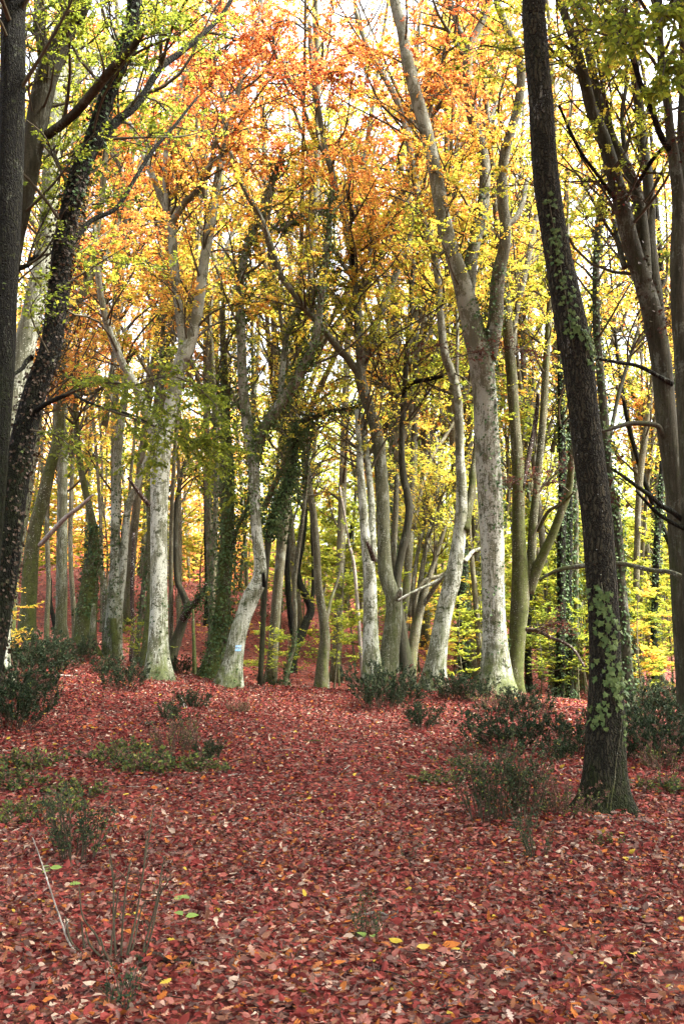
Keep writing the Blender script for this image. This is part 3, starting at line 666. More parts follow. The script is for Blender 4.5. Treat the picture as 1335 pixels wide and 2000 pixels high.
hero('beech_tree','dark moss-green tree with a fan of four upright stems beside the massive beech',20.6,'mossy',[
  ([(1004,1338,36),(1006,1290,32),(1011,1220,34),(1015,1170,36),(1016,1120,33),(1013,1060,27),(1012,1000,25),(1012,930,24),(1008,870,22),(1004,820,21),(1000,760,21),(996,710,21),(991,660,20),(988,600,19),(982,545,17),(975,490,15),(968,420,13),(962,340,12),(955,260,11),(946,160,9),(942,80,8)],.9),
  ([(1030,1130,20),(1037,1080,18),(1040,1025,17),(1046,970,15),(1051,920,14),(1056,860,14),(1060,800,14),(1063,740,14),(1067,680,13),(1072,610,12),(1076,560,11)],.6),
  ([(1034,1150,22),(1048,1110,20),(1062,1080,18),(1078,1045,17),(1094,1000,16),(1108,960,15),(1114,920,13),(1120,870,10)],-.4),
  ([(1020,950,9),(1034,880,10),(1045,820,9),(1050,770,8)],.5,'darkdead',None if False else 20.8,'bare'),
  ([(1050,1035,8),(1070,1000,7),(1100,980,6),(1122,960,4)],-.6),
  ([(1000,690,12),(1006,620,11),(1020,560,11),(1035,480,11),(1050,400,9),(1060,330,7)],1.1,'grey'),
  ([(1030,1230,9),(1050,1232,8),(1075,1245,7),(1100,1255,6),(1120,1270,6),(1140,1302,4)],-1.2,'darkdead',20.2,'bare')],
  hue=(.45,.72),nleaf=4500,n1=40,zmin=6.5,flare=.3,
  sprays=[([(1040,1050),(1070,960),(1030,930),(1000,940)],20,.4,3,340,.97,(.04,.075),(.3,.8)),([(1040,1230),(1075,1220),(1110,1210)],20,-.4,3,300,.98,(.04,.07),(.3,.7)),([(1110,960),(1080,930),(1110,900)],20,.4,3,200,.96,(.04,.075),(.3,.7))])
# the oak in front
OK,OB,OO=hero('oak_tree','dark furrowed oak leaning left in the right foreground, ivy strands climbing it',9.0,'oak',[
  ([(1178,1604,108),(1179,1560,93),(1180,1500,82),(1182,1400,74),(1181,1300,63),(1177,1200,60),(1170,1100,59),(1162,1000,59),(1150,900,60),(1139,800,58),(1127,700,62),(1118,650,63),(1105,580,58),(1090,500,52),(1078,430,50),(1067,350,50),(1060,270,49),(1056,200,48),(1048,120,47),(1043,50,46),(1041,0,45)],0)],
  hue=(.36,.42),nleaf=9000,n1=60,zmin=9.5,sides=26,flare=.13,lump=.035,L1=(1.6,5.),ext=6,leafL=(.08,.12))
# right hand cluster
hero('beech_tree','large many-stemmed grey tree right of the oak, stems splaying up to the left',14.5,'greybrown',[
  ([(1352,1400,56),(1342,1290,50),(1334,1190,46),(1326,1090,42),(1322,1000,40),(1314,920,40),(1304,850,40),(1296,780,40),(1290,710,40),(1280,650,40),(1268,600,38),(1252,545,36),(1238,500,34),(1224,450,33),(1213,400,32),(1201,350,30),(1187,300,27),(1172,255,25),(1156,220,23),(1144,170,22),(1132,125,21),(1120,80,19),(1106,40,17),(1092,0,16)],-.4),
  ([(1258,570,28),(1258,520,26),(1256,475,24),(1250,420,23),(1240,370,22),(1222,325,21),(1200,285,20),(1182,240,19),(1168,195,18),(1158,150,17),(1148,100,16),(1134,55,15),(1118,10,13)],.7),
  ([(1282,640,30),(1280,580,27),(1274,530,25),(1268,470,23),(1267,400,22),(1262,340,21),(1254,280,20),(1248,220,19),(1240,150,18),(1240,80,17),(1243,0,15)],1.2),
  ([(1218,520,12),(1206,475,11),(1198,430,9)],.5),
  ([(1242,400,11),(1228,340,10),(1216,280,10),(1214,220,9),(1222,170,8),(1220,110,7)],.9),
  ([(1196,262,8),(1178,180,8),(1166,110,7),(1152,50,6),(1146,10,5)],-.7),
  ([(1238,372,9),(1252,345,9),(1268,318,9),(1295,290,8),(1332,262,7)],-.9,'dark'),
  ([(1210,400,9),(1190,375,8),(1165,340,7),(1135,300,7),(1110,250,6),(1090,205,5)],-.6,'dark'),
  ([(1128,110,9),(1110,95,8),(1095,80,7),(1070,55,6)],-.6,'dark'),
  ([(1296,860,12),(1286,835,11),(1265,828,10),(1230,827,10),(1200,835,8),(1172,843,6)],-.4,'greybrown',14.3,'bare'),
  ([(1308,748,12),(1285,735,9),(1245,715,8),(1205,708,7),(1165,700,6)],-.4,'dark',14.2,'bare')],
  hue=(.38,.60),nleaf=7500,n1=60,zmin=6.2,flare=.3,ext=4,ivy=[(0,.35,.6,260,.05,dict(hue=(.9,1.05)))],
  sprays=[([(1267,400),(1230,380),(1180,400)],14,-.3,3,160,1.0,(.035,.06),(.3,.7)),([(1300,560),(1320,600),(1335,580)],13.6,-.2,3,260,1.0,(.035,.065),(.3,.7)),([(1250,300),(1225,330),(1190,330)],14,-.2,3,220,.99,(.035,.06),(.3,.7))])
hero('beech_tree','grey trunk at the right picture edge with long bare drooping branches',12.2,'greybrown',[
  ([(1362,1450,35),(1352,1250,32),(1346,1100,31),(1342,950,29),(1336,800,29),(1330,690,29),(1324,600,29),(1322,500,28),(1324,400,26),(1316,320,23),(1306,250,18),(1300,190,17),(1290,120,15),(1286,50,14),(1284,0,13)],.5),
  ([(1306,292,13),(1288,262,13),(1276,225,12),(1262,190,12),(1248,160,11),(1236,118,11),(1222,90,10),(1204,60,9),(1180,38,8)],-.7,'dark'),
  ([(1326,420,20),(1332,330,18),(1330,240,17),(1336,150,16),(1332,60,15),(1330,0,14)],.6),
  ([(1335,1020,10),(1312,1000,11),(1290,988,10),(1268,968,9),(1240,948,8),(1218,932,7),(1192,914,5)],-.8,'dark',12.4,'bare'),
  ([(1340,1035,9),(1310,1020,9),(1280,1000,8),(1256,975,6),(1240,958,4)],-.2,'dark',12.3,'bare'),
  ([(1334,1128,10),(1305,1117,9),(1270,1114,9),(1230,1104,9),(1207,1101,10),(1170,1103,9),(1142,1105,10),(1115,1108,9),(1092,1112,8),(1070,1122,7),(1052,1133,5)],1.2,'grey',12.6,'bare'),
  ([(1284,0,12),(1278,40,10),(1262,70,8),(1240,60,7)],-4.5,'dark')],
  hue=(.36,.42),nleaf=4000,n1=40,zmin=8.5,ext=5,L1=(1.2,4.),
  sprays=[([(1345,-20),(1310,10),(1280,50),(1250,60)],8.2,-1.2,7,700,.355,(.05,.07),(.25,.6),-.5,'fold'),
          ([(1345,60),(1320,90),(1300,120),(1290,160)],8.0,-.8,6,520,.36,(.05,.07),(.2,.5),-.5,'fold'),
          ([(1230,-30),(1215,10),(1200,40),(1210,90)],7.6,-.6,5,300,.35,(.05,.07),(.2,.45),-.6,'fold'),
          ([(1150,-40),(1140,-10),(1130,20)],7.8,-.4,5,130,.36,(.05,.07),(.2,.4),-.6,'fold'),
          ([(1230,950),(1200,930),(1190,960)],11.8,-.2,3,110,.99,(.05,.08),(.2,.5)),
          ([(1300,280),(1320,260),(1335,300)],12,-.2,3,160,1.0,(.035,.06),(.3,.6))])
hero('slender_tree','slim ivy-spotted trunk emerging just behind the oak on its right',17.5,'greybrown',[
  ([(1228,1392,26),(1222,1300,24),(1216,1200,22),(1208,1100,20),(1204,1020,19),(1192,960,18),(1186,900,17),(1180,820,17),(1172,740,16),(1164,650,15),(1162,560,14),(1164,480,13),(1172,400,11),(1180,320,9)],.6),
  ([(1190,850,9),(1205,780,8),(1228,700,7),(1245,640,5)],.8)],
  hue=(.5,.62),nleaf=2600,n1=26,zmin=6.5,ivy=[(0,.0,.55,1700,.07,dict(hue=(.15,.68))),(0,.55,.95,700,.08,dict(hue=(.2,.7)))])
for k,(pts,Y,lab,iv) in enumerate([
  ([(1090,1355,19),(1092,1290,18),(1095,1200,17),(1095,1100,17),(1097,1000,16),(1098,900,15),(1095,820,14),(1094,740,13),(1090,650,11)],24,'straight ivy-wrapped trunk between the green fan-stemmed tree and the oak',2600),
  ([(1112,1350,16),(1110,1270,15),(1109,1180,14),(1110,1090,13),(1112,1000,12),(1113,900,11),(1110,820,9)],25,'thinner ivy-wrapped trunk close against the straight one left of the oak',1500),
  ([(1032,1338,14),(1031,1290,13),(1030,1230,12),(1034,1150,11),(1036,1080,9)],26,'small plain trunk half hidden right of the green fan-stemmed tree',200),
  ([(1240,1290,13),(1241,1200,13),(1242,1100,12),(1245,1000,12),(1250,930,12),(1258,860,12),(1266,800,11),(1272,745,10),(1280,660,8)],27,'thin straight grey trunk in the yellow gap right of the oak',0),
  ([(1278,1330,14),(1276,1240,14),(1278,1150,13),(1282,1060,13),(1288,980,12),(1292,900,10)],26,'dark ivy-covered trunk in the yellow gap, nearest the right-edge trees',1500),
  ([(905,1300,22),(903,1250,21),(900,1190,20),(902,1120,19),(906,1050,17)],27,'ivy-covered dark stump-like trunk seen right of the leaning white beech',1500)]):
    hero('slender_tree',lab,Y,'slim' if k==3 else 'dark',[(pts,.4)],hue=(.46,.58),nleaf=1500,n1=16,zmin=6.5,ivy=[(0,0,.95,iv,.08,dict(hue=(.1,.65)))] if iv else [],flare=.2)
# left background trunks traced on the red slope
for k,(pts,Y,lab,bk,iv) in enumerate([
  ([(90,1260,11),(92,1200,10),(96,1140,9),(95,1080,9),(93,1000,9),(96,930,8),(104,860,8),(108,780,7)],24,'slim sunlit stem right behind the moss-green trunk at left','slim',0),
  ([(110,1258,10),(105,1210,9),(99,1170,8),(97,1130,7)],24.6,'short dark leaning stub close to the slim sunlit stem at left','dark',0),
  ([(116,1210,10),(117,1150,10),(118,1080,9),(119,1000,9),(117,900,8)],29,'ivy-green thin trunk on the red slope at left','dark',500),
  ([(145,1222,10),(143,1170,10),(140,1100,9),(138,1030,9),(139,950,9),(142,860,8),(140,760,8)],26,'straight smooth pole-like trunk left of the ivy-wrapped stump','slim',0),
  ([(205,1180,13),(203,1140,12),(194,1090,12),(186,1040,11),(178,1000,10)],24,'leaning grey trunk touching the top of the ivy-wrapped stump','grey',0),
  ([(258,1272,9),(259,1230,8),(258,1180,8),(260,1120,7),(262,1040,6)],24,'reddish thin pole left of the big white-barked beech','darkdead',0),
  ([(283,1290,18),(288,1240,15),(292,1180,12),(293,1110,11),(292,1040,10),(290,960,9)],20.3,'green curved trunk hugging the left side of the big white-barked beech','mossy',0),
  ([(379,1300,9),(380,1250,7),(377,1215,6),(376,1190,4)],23,'short mossy dead stub standing right of the big white-barked beech','mossy',0),
  ([(404,1210,12),(404,1150,11),(404,1090,10),(403,1010,9),(400,920,8)],33,'dark straight trunk on the far slope between the white beech and the ivy-cloaked tree','dark',0),
  ([(425,1260,13),(430,1200,12),(428,1140,11),(420,1090,10),(412,1040,9),(408,980,8),(414,920,6)],24,'thin hooked stem against the left side of the ivy-cloaked tree','slim',150),
  ([(20,1240,18),(28,1160,15),(38,1090,14),(50,1020,12),(60,940,11),(72,860,10),(80,770,9)],19.5,'thin pale-green trunk at left between the dark trunks and the mossy one','beech',0),
  ([(660,1230,9),(668,1150,9),(676,1080,8),(688,1020,7)],33,'thin tilted trunk in the path gap left of the centre clump','dark',0),
  ([(693,1120,7),(680,1060,5),(672,1000,4),(664,950,3)],26,'pale dead whip-like stem left of the scarred trunk','dead',0)]):
    hero('slender_tree',lab,Y,bk,[(pts,.4)],hue=(.55,.68) if pts[0][0]<330 else (.45,.56),nleaf=1300 if pts[-1][1]<1000 else 0,n1=14,zmin=6,ivy=[(0,0,.95,iv,.06,dict(hue=(.1,.65)))] if iv else [],flare=.18,sides=9)

# ------------------------------------------------------------------ waymark, oak ivy, woundwood
def patch_on(P,r,z0,z1,a0,a1,lift,nz=5,na=7):
    """curved rectangle hugging a trunk; angle measured from the camera side"""
    zs=np.linspace(z0,z1,nz); As=np.linspace(a0,a1,na); V=[]
    for z in zs:
        c=np.array([np.interp(z,P[:,2],P[:,k]) for k in range(3)]); rr=np.interp(z,P[:,2],r)
        for a in As: V.append([c[0]+math.sin(a)*(rr+lift),c[1]-math.cos(a)*(rr+lift),z])
    i=np.arange(nz-1)[:,None]*na; j=np.arange(na-1)[None,:]
    return np.array(V),[np.stack([i+j,i+j+1,i+na+j+1,i+na+j],-1).reshape(-1,4)]
m,t=nt('blue_paint'); tc=N(t,'ShaderNodeTexCoord'); n=noise(t,tc.outputs['Object'],30,4,.7)
out(t,principled(t,mixc(t,ramp_out(t,n.outputs[0],[(.45,0),(.62,1)]),(.17,.40,.66),(.45,.55,.60)),.6,.3).outputs[0]); M['blue']=m
m,t=nt('faded_dark_paint'); tc=N(t,'ShaderNodeTexCoord'); n=noise(t,tc.outputs['Object'],22,4,.7)
out(t,principled(t,mixc(t,ramp_out(t,n.outputs[0],[(.4,0),(.6,1)]),(.035,.05,.06),(.40,.45,.46)),.6,.3).outputs[0]); M['darkpaint']=m
P,r=RBUILT[0]; zc=at(468,1266,20)[2]
mb=MB()
for a,b,mt,l in ((.018,.060,0,.012),(-.012,.018,1,.011),(-.055,-.012,0,.012)):
    V,f=patch_on(P,r,zc+a,zc+b,.05,.75,l); mb.add(V,f,mt)
wm=obj('painted_mark',mb.mesh('painted_mark',[M['blue'],M['darkpaint']],RORG),RT); wm['label']='faded blue and white painted waymark'
# lobed ivy on the oak
P,r=OB[0]; mb=MB(); g=np.random.default_rng(77)
def oak_strand(path,n,spread,size):
    path=np.array(path,float); k=g.uniform(0,1,n); s=np.linspace(0,1,len(path))
    px=np.interp(k,s,path[:,0])+g.normal(0,spread,n)*np.interp(k,s,path[:,2]); py=np.interp(k,s,path[:,1])+g.normal(0,6,n)
    for a,b in zip(px,py):
        p=at(a,b,9); c=np.array([np.interp(p[2],P[:,2],P[:,q]) for q in (0,1)]); rr=np.interp(p[2],P[:,2],r)
        sx=np.clip((p[0]-c[0])/rr,-1.12,1.12); an=math.asin(max(-1,min(1,sx))); l=rr+.012+.03*g.uniform()
        q=np.array([[c[0]+max(abs(sx),1)*math.sin(an)*l,c[1]-math.cos(an)*l,p[2]]]); nn=np.array([[math.sin(an),-math.cos(an),.35]])+g.normal(0,.25,(1,3))
        ax=np.array([[g.normal(0,.55),-.15,-.8]]); L=g.uniform(*size)
        leaves(mb,q,ax,nn,L,L*.95,'ivy',0,np.clip(g.normal(.68,.08,1),0,.8),.1,g)
oak_strand([(1163,1150,.5),(1172,1190,1.2),(1180,1240,1.4),(1182,1290,1.3),(1190,1330,1.3),(1196,1370,1.2)],150,10,(.035,.064))
oak_strand([(1158,1370,1),(1158,1400,1),(1157,1420,1)],34,8,(.03,.055))
oak_strand([(1205,1390,.3),(1206,1410,.3),(1207,1450,.3)],14,6,(.025,.045))
oak_strand([(1066,400,.6),(1080,480,1),(1090,540,1),(1102,600,1),(1110,680,1)],110,7,(.028,.048))
oak_strand([(1125,640,1),(1140,680,.8),(1156,720,.7)],44,9,(.04,.06))
oak_strand([(1180,800,.4),(1188,900,.4),(1196,1000,.4)],26,4,(.03,.05))
oak_strand([(1150,1560,1),(1140,1590,1)],16,8,(.02,.035))
for pth in ([(1174,1598),(1178,1560),(1186,1520),(1192,1480),(1200,1440),(1205,1400),(1203,1360),(1195,1330)],[(1166,1596),(1170,1570),(1175,1540)],[(1180,1340),(1178,1260),(1172,1180),(1166,1140)],[(1112,690),(1098,600),(1082,500),(1066,410)]):
    W=[]
    for a,b in pth:
        p=at(a,b,9); c=np.array([np.interp(p[2],P[:,2],P[:,q]) for q in (0,1)]); rr=np.interp(p[2],P[:,2],r)+.006
        if p[2]<.5: rr*=1.12
        sx=np.clip((p[0]-c[0])/rr,-1,1); W.append([p[0],c[1]-math.sqrt(max(.0,1-sx*sx))*rr-.001,p[2],.0032])
    Q=spline(np.array(W),26); tube(mb,Q[:,:3],Q[:,3],6,1,3,.1)
obj('ivy',mb.mesh('ivy',[M['ivy'],M['slim']],OO),OK)
# ------------------------------------------------------------------ wood behind: one tree of each kind, then copies
def gen_tree(seed,h,r0,nst,hue,nleaf,bk,zc,lean=.08,ivy=0,leafL=(.09,.14),n1=40,L1=(1.3,4.0),curv=.25):
    g=np.random.default_rng(seed); paths=[]
    ph=g.uniform(0,6.28); zz=np.linspace(-.15,h,9)
    u=np.clip(zz/h,0,1)
    x=lean*h*u*math.cos(ph)+curv*np.sin(u*5+ph)*u; y=lean*h*u*math.sin(ph)+curv*np.sin(u*4+ph*2)*u
    W=np.stack([x,y,zz,r0*(1-.82*u)**.8+.008],1); Q=spline(W,30); paths.append(Q)
    for k in range(nst):
        i=int(g.uniform(.22,.6)*29); a=g.uniform(0,6.28); L=h*(1-i/29)*g.uniform(.6,.95); d=np.array([math.cos(a)*.42,math.sin(a)*.42,1.])
        s=np.linspace(0,1,7)[:,None]; pp=Q[i,:3]+d*L*s*.8+np.array([math.cos(a),math.sin(a),0])*L*.10*np.sin(s*3+a)
        rr=Q[i,3]*.7*(1-.85*s[:,0]); paths.append(spline(np.column_stack([pp,rr+.006]),18))
    tb=MB()
    for k,Q in enumerate(paths): tube(tb,Q[:,:3],Q[:,3],9 if k==0 else 6,0,seed+k,.06,.22 if k==0 else 0)
    cb=MB(); Ps=[];Rs=[]
    for k,Q in enumerate(paths):
        q=Q[Q[:,2]>zc]
        if len(q)<3: continue
        q=spline(q,14); Ps.append(q[:,:3]); Rs.append(q[:,3])
    crown_from(cb,np.array(Ps),np.array(Rs),nleaf,hue,(zc,h),n1,L1,(.5,1.5),.0,leafL,g,thin=1.3,n2f=6,flat2=.3)
    if ivy: 
        Q=paths[0][:int(30*.6)]; ivy_on(cb,Q[:,:3],Q[:,3],ivy,g,.14,size=(.06,.11),mat=2,hue=(.1,.65))
    return tb.mesh('trunk',[M[bk]]), cb.mesh('crown',[M['twig'],M['leaf'],M['ivy']])
def gen_sapling(seed,h,hue,nleaf,leafL=(.07,.11)):
    g=np.random.default_rng(seed); tb=MB(); cb=MB(); zz=np.linspace(-.1,h,8); ph=g.uniform(0,6)
    W=np.stack([.12*np.sin(zz*1.1+ph),.12*np.cos(zz*.9+ph),zz,.028*(1-zz/h*.85)+.002],1); Q=spline(W,20); tube(tb,Q[:,:3],Q[:,3],7,0,seed,.05,.06)
    P=Q[None,4:,:3]; r=Q[None,4:,3]
    A,ra=spawn(P,r,int(9+h*4),(.02,1),(.7,1.9),(1.1,1.5),.02,.25,7,.05,g,Lt=.45); B,rb=spawn(A,ra,int(9+h*4)*7,(.15,1),(.25,.75),(.5,1.1),0,.12,5,.05,g)
    btubes(cb,A,ra,4,0); btubes(cb,B,rb,3,0)
    m=g.integers(0,len(B),nleaf); tt=g.uniform(.05,1,nleaf)*3.99; i=tt.astype(int); u=(tt-i)[:,None]
    p=B[m,i]*(1-u)+B[m,i+1]*u; T=unit(B[m,i+1]-B[m,i]); lat=unit(np.cross(T,np.array([0,0,1.]))+1e-4)*g.choice([-1,1],nleaf)[:,None]
    L=g.uniform(*leafL,nleaf); bh=g.normal(0,.05,len(B))
    leaves(cb,p,T*.5+lat+g.normal(0,.25,(nleaf,3)),np.array([0,0,1.])+g.normal(0,.3,(nleaf,3)),L,L*.62,'quad',1,np.clip(g.normal(hue,.05,nleaf)+bh[m],0,1),0,g)
    return tb.mesh('trunk',[M['slim']]), cb.mesh('crown',[M['twig'],M['leaf']])
# (trunk, crown) kinds
KIND={
 'gold_a':gen_tree(101,22,.125,5,(.50,.68),8000,'slim',2.5,n1=60,leafL=(.09,.15),curv=.5),
 'gold_b':gen_tree(102,25,.15,4,(.52,.70),8500,'beech',3.0,n1=62,lean=.05,leafL=(.09,.15),curv=.4),
 'orange_a':gen_tree(103,23,.13,5,(.60,.78),8500,'slim',3.5,n1=62,lean=.09,leafL=(.09,.15),curv=.5),
 'lime_a':gen_tree(104,21,.12,5,(.37,.50),8000,'grey',2.0,n1=62,leafL=(.09,.15),curv=.5),
 'lime_b':gen_tree(105,24,.14,4,(.39,.56),8500,'slim',2.5,n1=62,lean=.1,leafL=(.09,.15),curv=.45),
 'ivy_a':gen_tree(106,20,.13,2,(.42,.54),5000,'dark',5,ivy=4200,n1=40,leafL=(.09,.15),curv=.3),
 'thin_a':gen_tree(107,17,.07,1,(.52,.68),3000,'slim',4,n1=30,L1=(.6,2.2),curv=.6),
 'thin_b':gen_tree(108,16,.062,2,(.48,.62),3000,'beech',4,n1=30,L1=(.6,2.2),curv=.5),
}
KIND['pole_a']=gen_tree(131,16,.055,1,(.56,.68),1700,'slim',7,n1=18,L1=(.5,1.6),curv=.45)
KIND['pole_b']=gen_tree(132,17,.07,0,(.5,.62),1700,'grey',7,n1=18,L1=(.5,1.6),curv=.3,ivy=900)
KIND['shade_a']=gen_tree(120,22,.24,4,(.40,.50),11000,'greybrown',10.,n1=70,leafL=(.10,.16),L1=(2.,5.))  # high spreading crown for the added trees that shade the foreground
ADJ={'pole_a':'slim curving grey stem','pole_b':'straight ivy-flecked thin stem','shade_a':'tall added shade tree','gold_a':'golden-leaved tree with grey stems','gold_b':'tall pale-trunked tree in golden leaf','orange_a':'orange-leaved tree with forking stems','lime_a':'yellow-green tree with low branches','lime_b':'slanting yellow-green beech','ivy_a':'ivy-wrapped dark-trunked tree','thin_a':'thin wavy bare-stemmed tree','thin_b':'thin pale pole-like tree'}
NAME={'pole_a':'slender_tree','pole_b':'slender_tree','thin_a':'slender_tree','thin_b':'slender_tree','ivy_a':'ivy_clad_tree'}
REFS=[(20,'the left-edge trunks'),(165,'the ivy stump'),(310,'the big white beech'),(430,'the ivy-cloaked tree'),(500,'the blue-marked beech'),(630,'the thin stem'),(750,'the centre clump'),(870,'the leaning beech'),(963,'the massive beech'),(1050,'the fan-stemmed tree'),(1180,'the oak'),(1310,'the right-edge trees')]
def depth_word(y): return 'beyond the crest' if y<27 else 'midway upslope' if y<36 else 'high upslope' if y<47 else 'far back'
used={}
def place_bg(kind,px,Y,sc,rot,shift,table=KIND,adj=ADJ,nm=NAME,default='background_tree',cat='tree',grp='trees in the wood behind the crest'):
    x=(px-667.5)/F*Y*1.0; z=float(ground(x,Y))
    d,ref=min((abs(px-a),b) for a,b in REFS); side='behind' if d<14 else 'left of' if px<[a for a,b in REFS if b==ref][0] else 'right of'
    lab=f"{adj[kind]} {depth_word(Y)}, {side} {ref}"
    used.setdefault(lab,[])
    o=bpy.data.objects.new(nm.get(kind,default),None); COL.objects.link(o); used[lab].append(o)
    o.location=(x,Y,z); o.rotation_euler=(0,0,rot); o.scale=(sc,sc,sc); o['label']=lab; o['category']=cat; o['group']=grp
    for nmn,me in zip(('trunk','crown'),table[kind]):
        c=bpy.data.objects.new(nmn,me); COL.objects.link(c); c.parent=o; c['hue_shift']=shift
    return o
g=np.random.default_rng(2024)
for band,(y0,y1,n) in enumerate([(24,30,6),(30,38,10),(38,48,13),(48,60,15)]):
    for k in range(n):
        Y=g.uniform(y0,y1); px=-260+(1335+520)*(k+g.uniform(.1,.9))/n
        left=px<520; mid=px<720
        if left: kd=g.choice(['gold_a','gold_b','orange_a','thin_a','thin_b','ivy_a','lime_b'],p=[.19,.17,.18,.18,.14,.06,.08])
        elif mid: kd=g.choice(['gold_a','lime_a','lime_b','thin_a','ivy_a','gold_b'],p=[.16,.2,.2,.16,.2,.08])
        else: kd=g.choice(['lime_a','lime_b','gold_a','ivy_a','thin_b','gold_b','orange_a'],p=[.27,.25,.14,.12,.08,.07,.07])
        if px<480 and Y>34 and g.uniform()<.3: continue
        place_bg(kd,px,Y,g.uniform(.85,1.15),g.uniform(0,6.28),g.normal(0,.04))
for kd,px,Y in [('orange_a',655,27),('orange_a',770,30),('gold_a',420,30),('orange_a',540,33),('lime_a',930,33),('gold_b',830,36),('lime_b',1130,30),('orange_a',250,31)]: place_bg(kd,px,Y,g.uniform(.9,1.1),g.uniform(0,6.28),g.normal(.02,.03))
for k in range(46):
    Y=g.uniform(23.5,46); px=g.uniform(-40,1380) if k>16 else g.uniform(-20,700)
    place_bg(g.choice(['pole_a','pole_b','thin_a'],p=[.5,.35,.15]),px,Y,g.uniform(.8,1.2),g.uniform(0,6.28),g.normal(0,.04))
SHADE_TREES=[]  # trees added out of view so their crowns darken the foreground
for x,y in [(4.6,7),(-5,8.5),(-2.8,3),(3.2,2.5),(7.2,11),(0,-3.5),(-7.5,4),(7,4.5),(-8,13),(3,-9),(-4,-8),(9,-3),(-9,-3),(11,8),(9.5,15),(12,3),(14.5,0),(14,6),(11,-2),(8,1),(6.5,9.5),(-11,-7),(13,11.5)]:
    o=place_bg('shade_a',0,max(y,1),g.uniform(.9,1.1),g.uniform(0,6.28),0); o.location=(x,y,float(ground(x,y))); o['group']='unseen trees added around the viewpoint for shade'; SHADE_TREES.append(o)
SAP={'sap_a':gen_sapling(201,3.2,.38,3600),'sap_b':gen_sapling(202,4.6,.43,4800),'sap_c':gen_sapling(203,2.2,.37,1700),'sap_d':gen_sapling(204,3.8,.58,3600)}
SADJ={'sap_a':'bushy lime-yellow beech sapling','sap_b':'tall layered yellow beech sapling','sap_c':'low lime-green beech sapling','sap_d':'golden-orange beech sapling'}
SX=[(560,23,'sap_c',.55),(520,23.5,'sap_c',.6),(650,24,'sap_c',.9),(668,26,'sap_b',.9),(690,30,'sap_b',1.),(640,32,'sap_b',1.),(600,36,'sap_a',1.),(18,17,'sap_d',.42),(265,23,'sap_c',.5),(455,28,'sap_d',.6),(350,34,'sap_b',.8),
    (900,23,'sap_a',.7),(935,25,'sap_a',.9),(880,27,'sap_d',.7),(915,30,'sap_b',.9),(830,26,'sap_d',.6),(850,33,'sap_b',1.1),(1045,24,'sap_a',.7),(1070,26,'sap_b',.8),(1130,25,'sap_a',.8),(1140,29,'sap_b',1.),(1060,32,'sap_b',1.1),
    (1215,24,'sap_a',.8),(1245,23,'sap_d',.8),(1260,26,'sap_b',.8),(1225,29,'sap_a',1.2),(1295,28,'sap_b',1.1),(1320,25,'sap_a',.9),(1180,31,'sap_b',1.2),(1000,30,'sap_b',1.1),(960,34,'sap_a',1.3),(1100,36,'sap_b',1.3),(1250,35,'sap_b',1.3),(1330,34,'sap_b',1.3),(780,35,'sap_b',1.2),(730,31,'sap_a',1.),(1380,27,'sap_b',1.),(1430,32,'sap_b',1.2),
    (400,36,'sap_d',1.3),(300,38,'sap_b',1.4),(200,36,'sap_d',1.4),(120,33,'sap_d',1.2),(60,30,'sap_b',1.),(-30,32,'sap_d',1.3),(450,41,'sap_b',1.6),(350,45,'sap_d',1.8),(240,46,'sap_b',1.8),(130,44,'sap_d',1.7),(30,43,'sap_d',1.7),(520,46,'sap_b',1.8),(560,38,'sap_a',1.4),(745,27,'sap_a',.9),(810,30,'sap_b',1.1),(1020,27,'sap_a',1.),(1100,29,'sap_a',1.1),(1160,35,'sap_a',1.5),(1280,31,'sap_a',1.2),(930,37,'sap_b',1.5),(860,47,'sap_b',2.),(980,48,'sap_a',2.4),(1090,48,'sap_b',2.),(1210,47,'sap_a',2.3),(1320,48,'sap_b',2.),(760,49,'sap_b',2.),(660,51,'sap_a',2.2),
    (880,40,'sap_b',1.4),(960,42,'sap_b',1.5),(1040,41,'sap_a',1.7),(1120,43,'sap_b',1.5),(1200,40,'sap_b',1.5),(1290,42,'sap_b',1.6),(800,43,'sap_b',1.5),(700,42,'sap_b',1.3),(610,44,'sap_b',1.3)]
for px,Y,k,sc in SX:
    place_bg(k,px,Y,sc,g.uniform(0,6.28),g.normal(0,.03),SAP,SADJ,{},'beech_sapling','sapling','yellow saplings under the trees')
for lab,os_ in used.items():
    if len(os_)>1:
        os_.sort(key=lambda o:o.location.y)
        ordw=['nearest','second nearest','third nearest','fourth nearest','fifth nearest']
        for k,o in enumerate(os_): o['label']=lab+', '+(ordw[k] if k<5 else 'farthest')

for o in SHADE_TREES: o['label']='tall unseen beech added around the viewpoint to shade the foreground'
# a far wood that reads as one mass, trunks and foliage beyond the last single trees
g=np.random.default_rng(5); mb=MB()
n=210000; x=g.uniform(-75,75,n); y=g.uniform(60,96,n); zz=ground(x,y); hgt=20*(0.75+.25*np.sin(x*.35)*np.sin(x*.13+1))
z=zz+hgt*g.uniform(0,1,n)**1.3
clump=np.sin(x*.9+y*.3)*np.sin(z*.8+x*.4)
L=g.uniform(.24,.46,n)
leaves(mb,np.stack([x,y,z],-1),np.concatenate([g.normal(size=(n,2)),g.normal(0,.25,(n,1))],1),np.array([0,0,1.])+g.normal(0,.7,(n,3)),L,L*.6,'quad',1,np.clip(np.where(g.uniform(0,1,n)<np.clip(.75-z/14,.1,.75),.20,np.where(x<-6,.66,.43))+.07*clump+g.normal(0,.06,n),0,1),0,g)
n=190; x=g.uniform(-70,70,n); y=g.uniform(58,84,n); zz=ground(x,y); s=np.linspace(0,1,6)
P=np.stack([x[:,None]+g.normal(0,.9,(n,1))*s+.2*np.sin(s*5+x[:,None]),np.repeat(y[:,None],6,1),zz[:,None]-.2+15*s],-1)
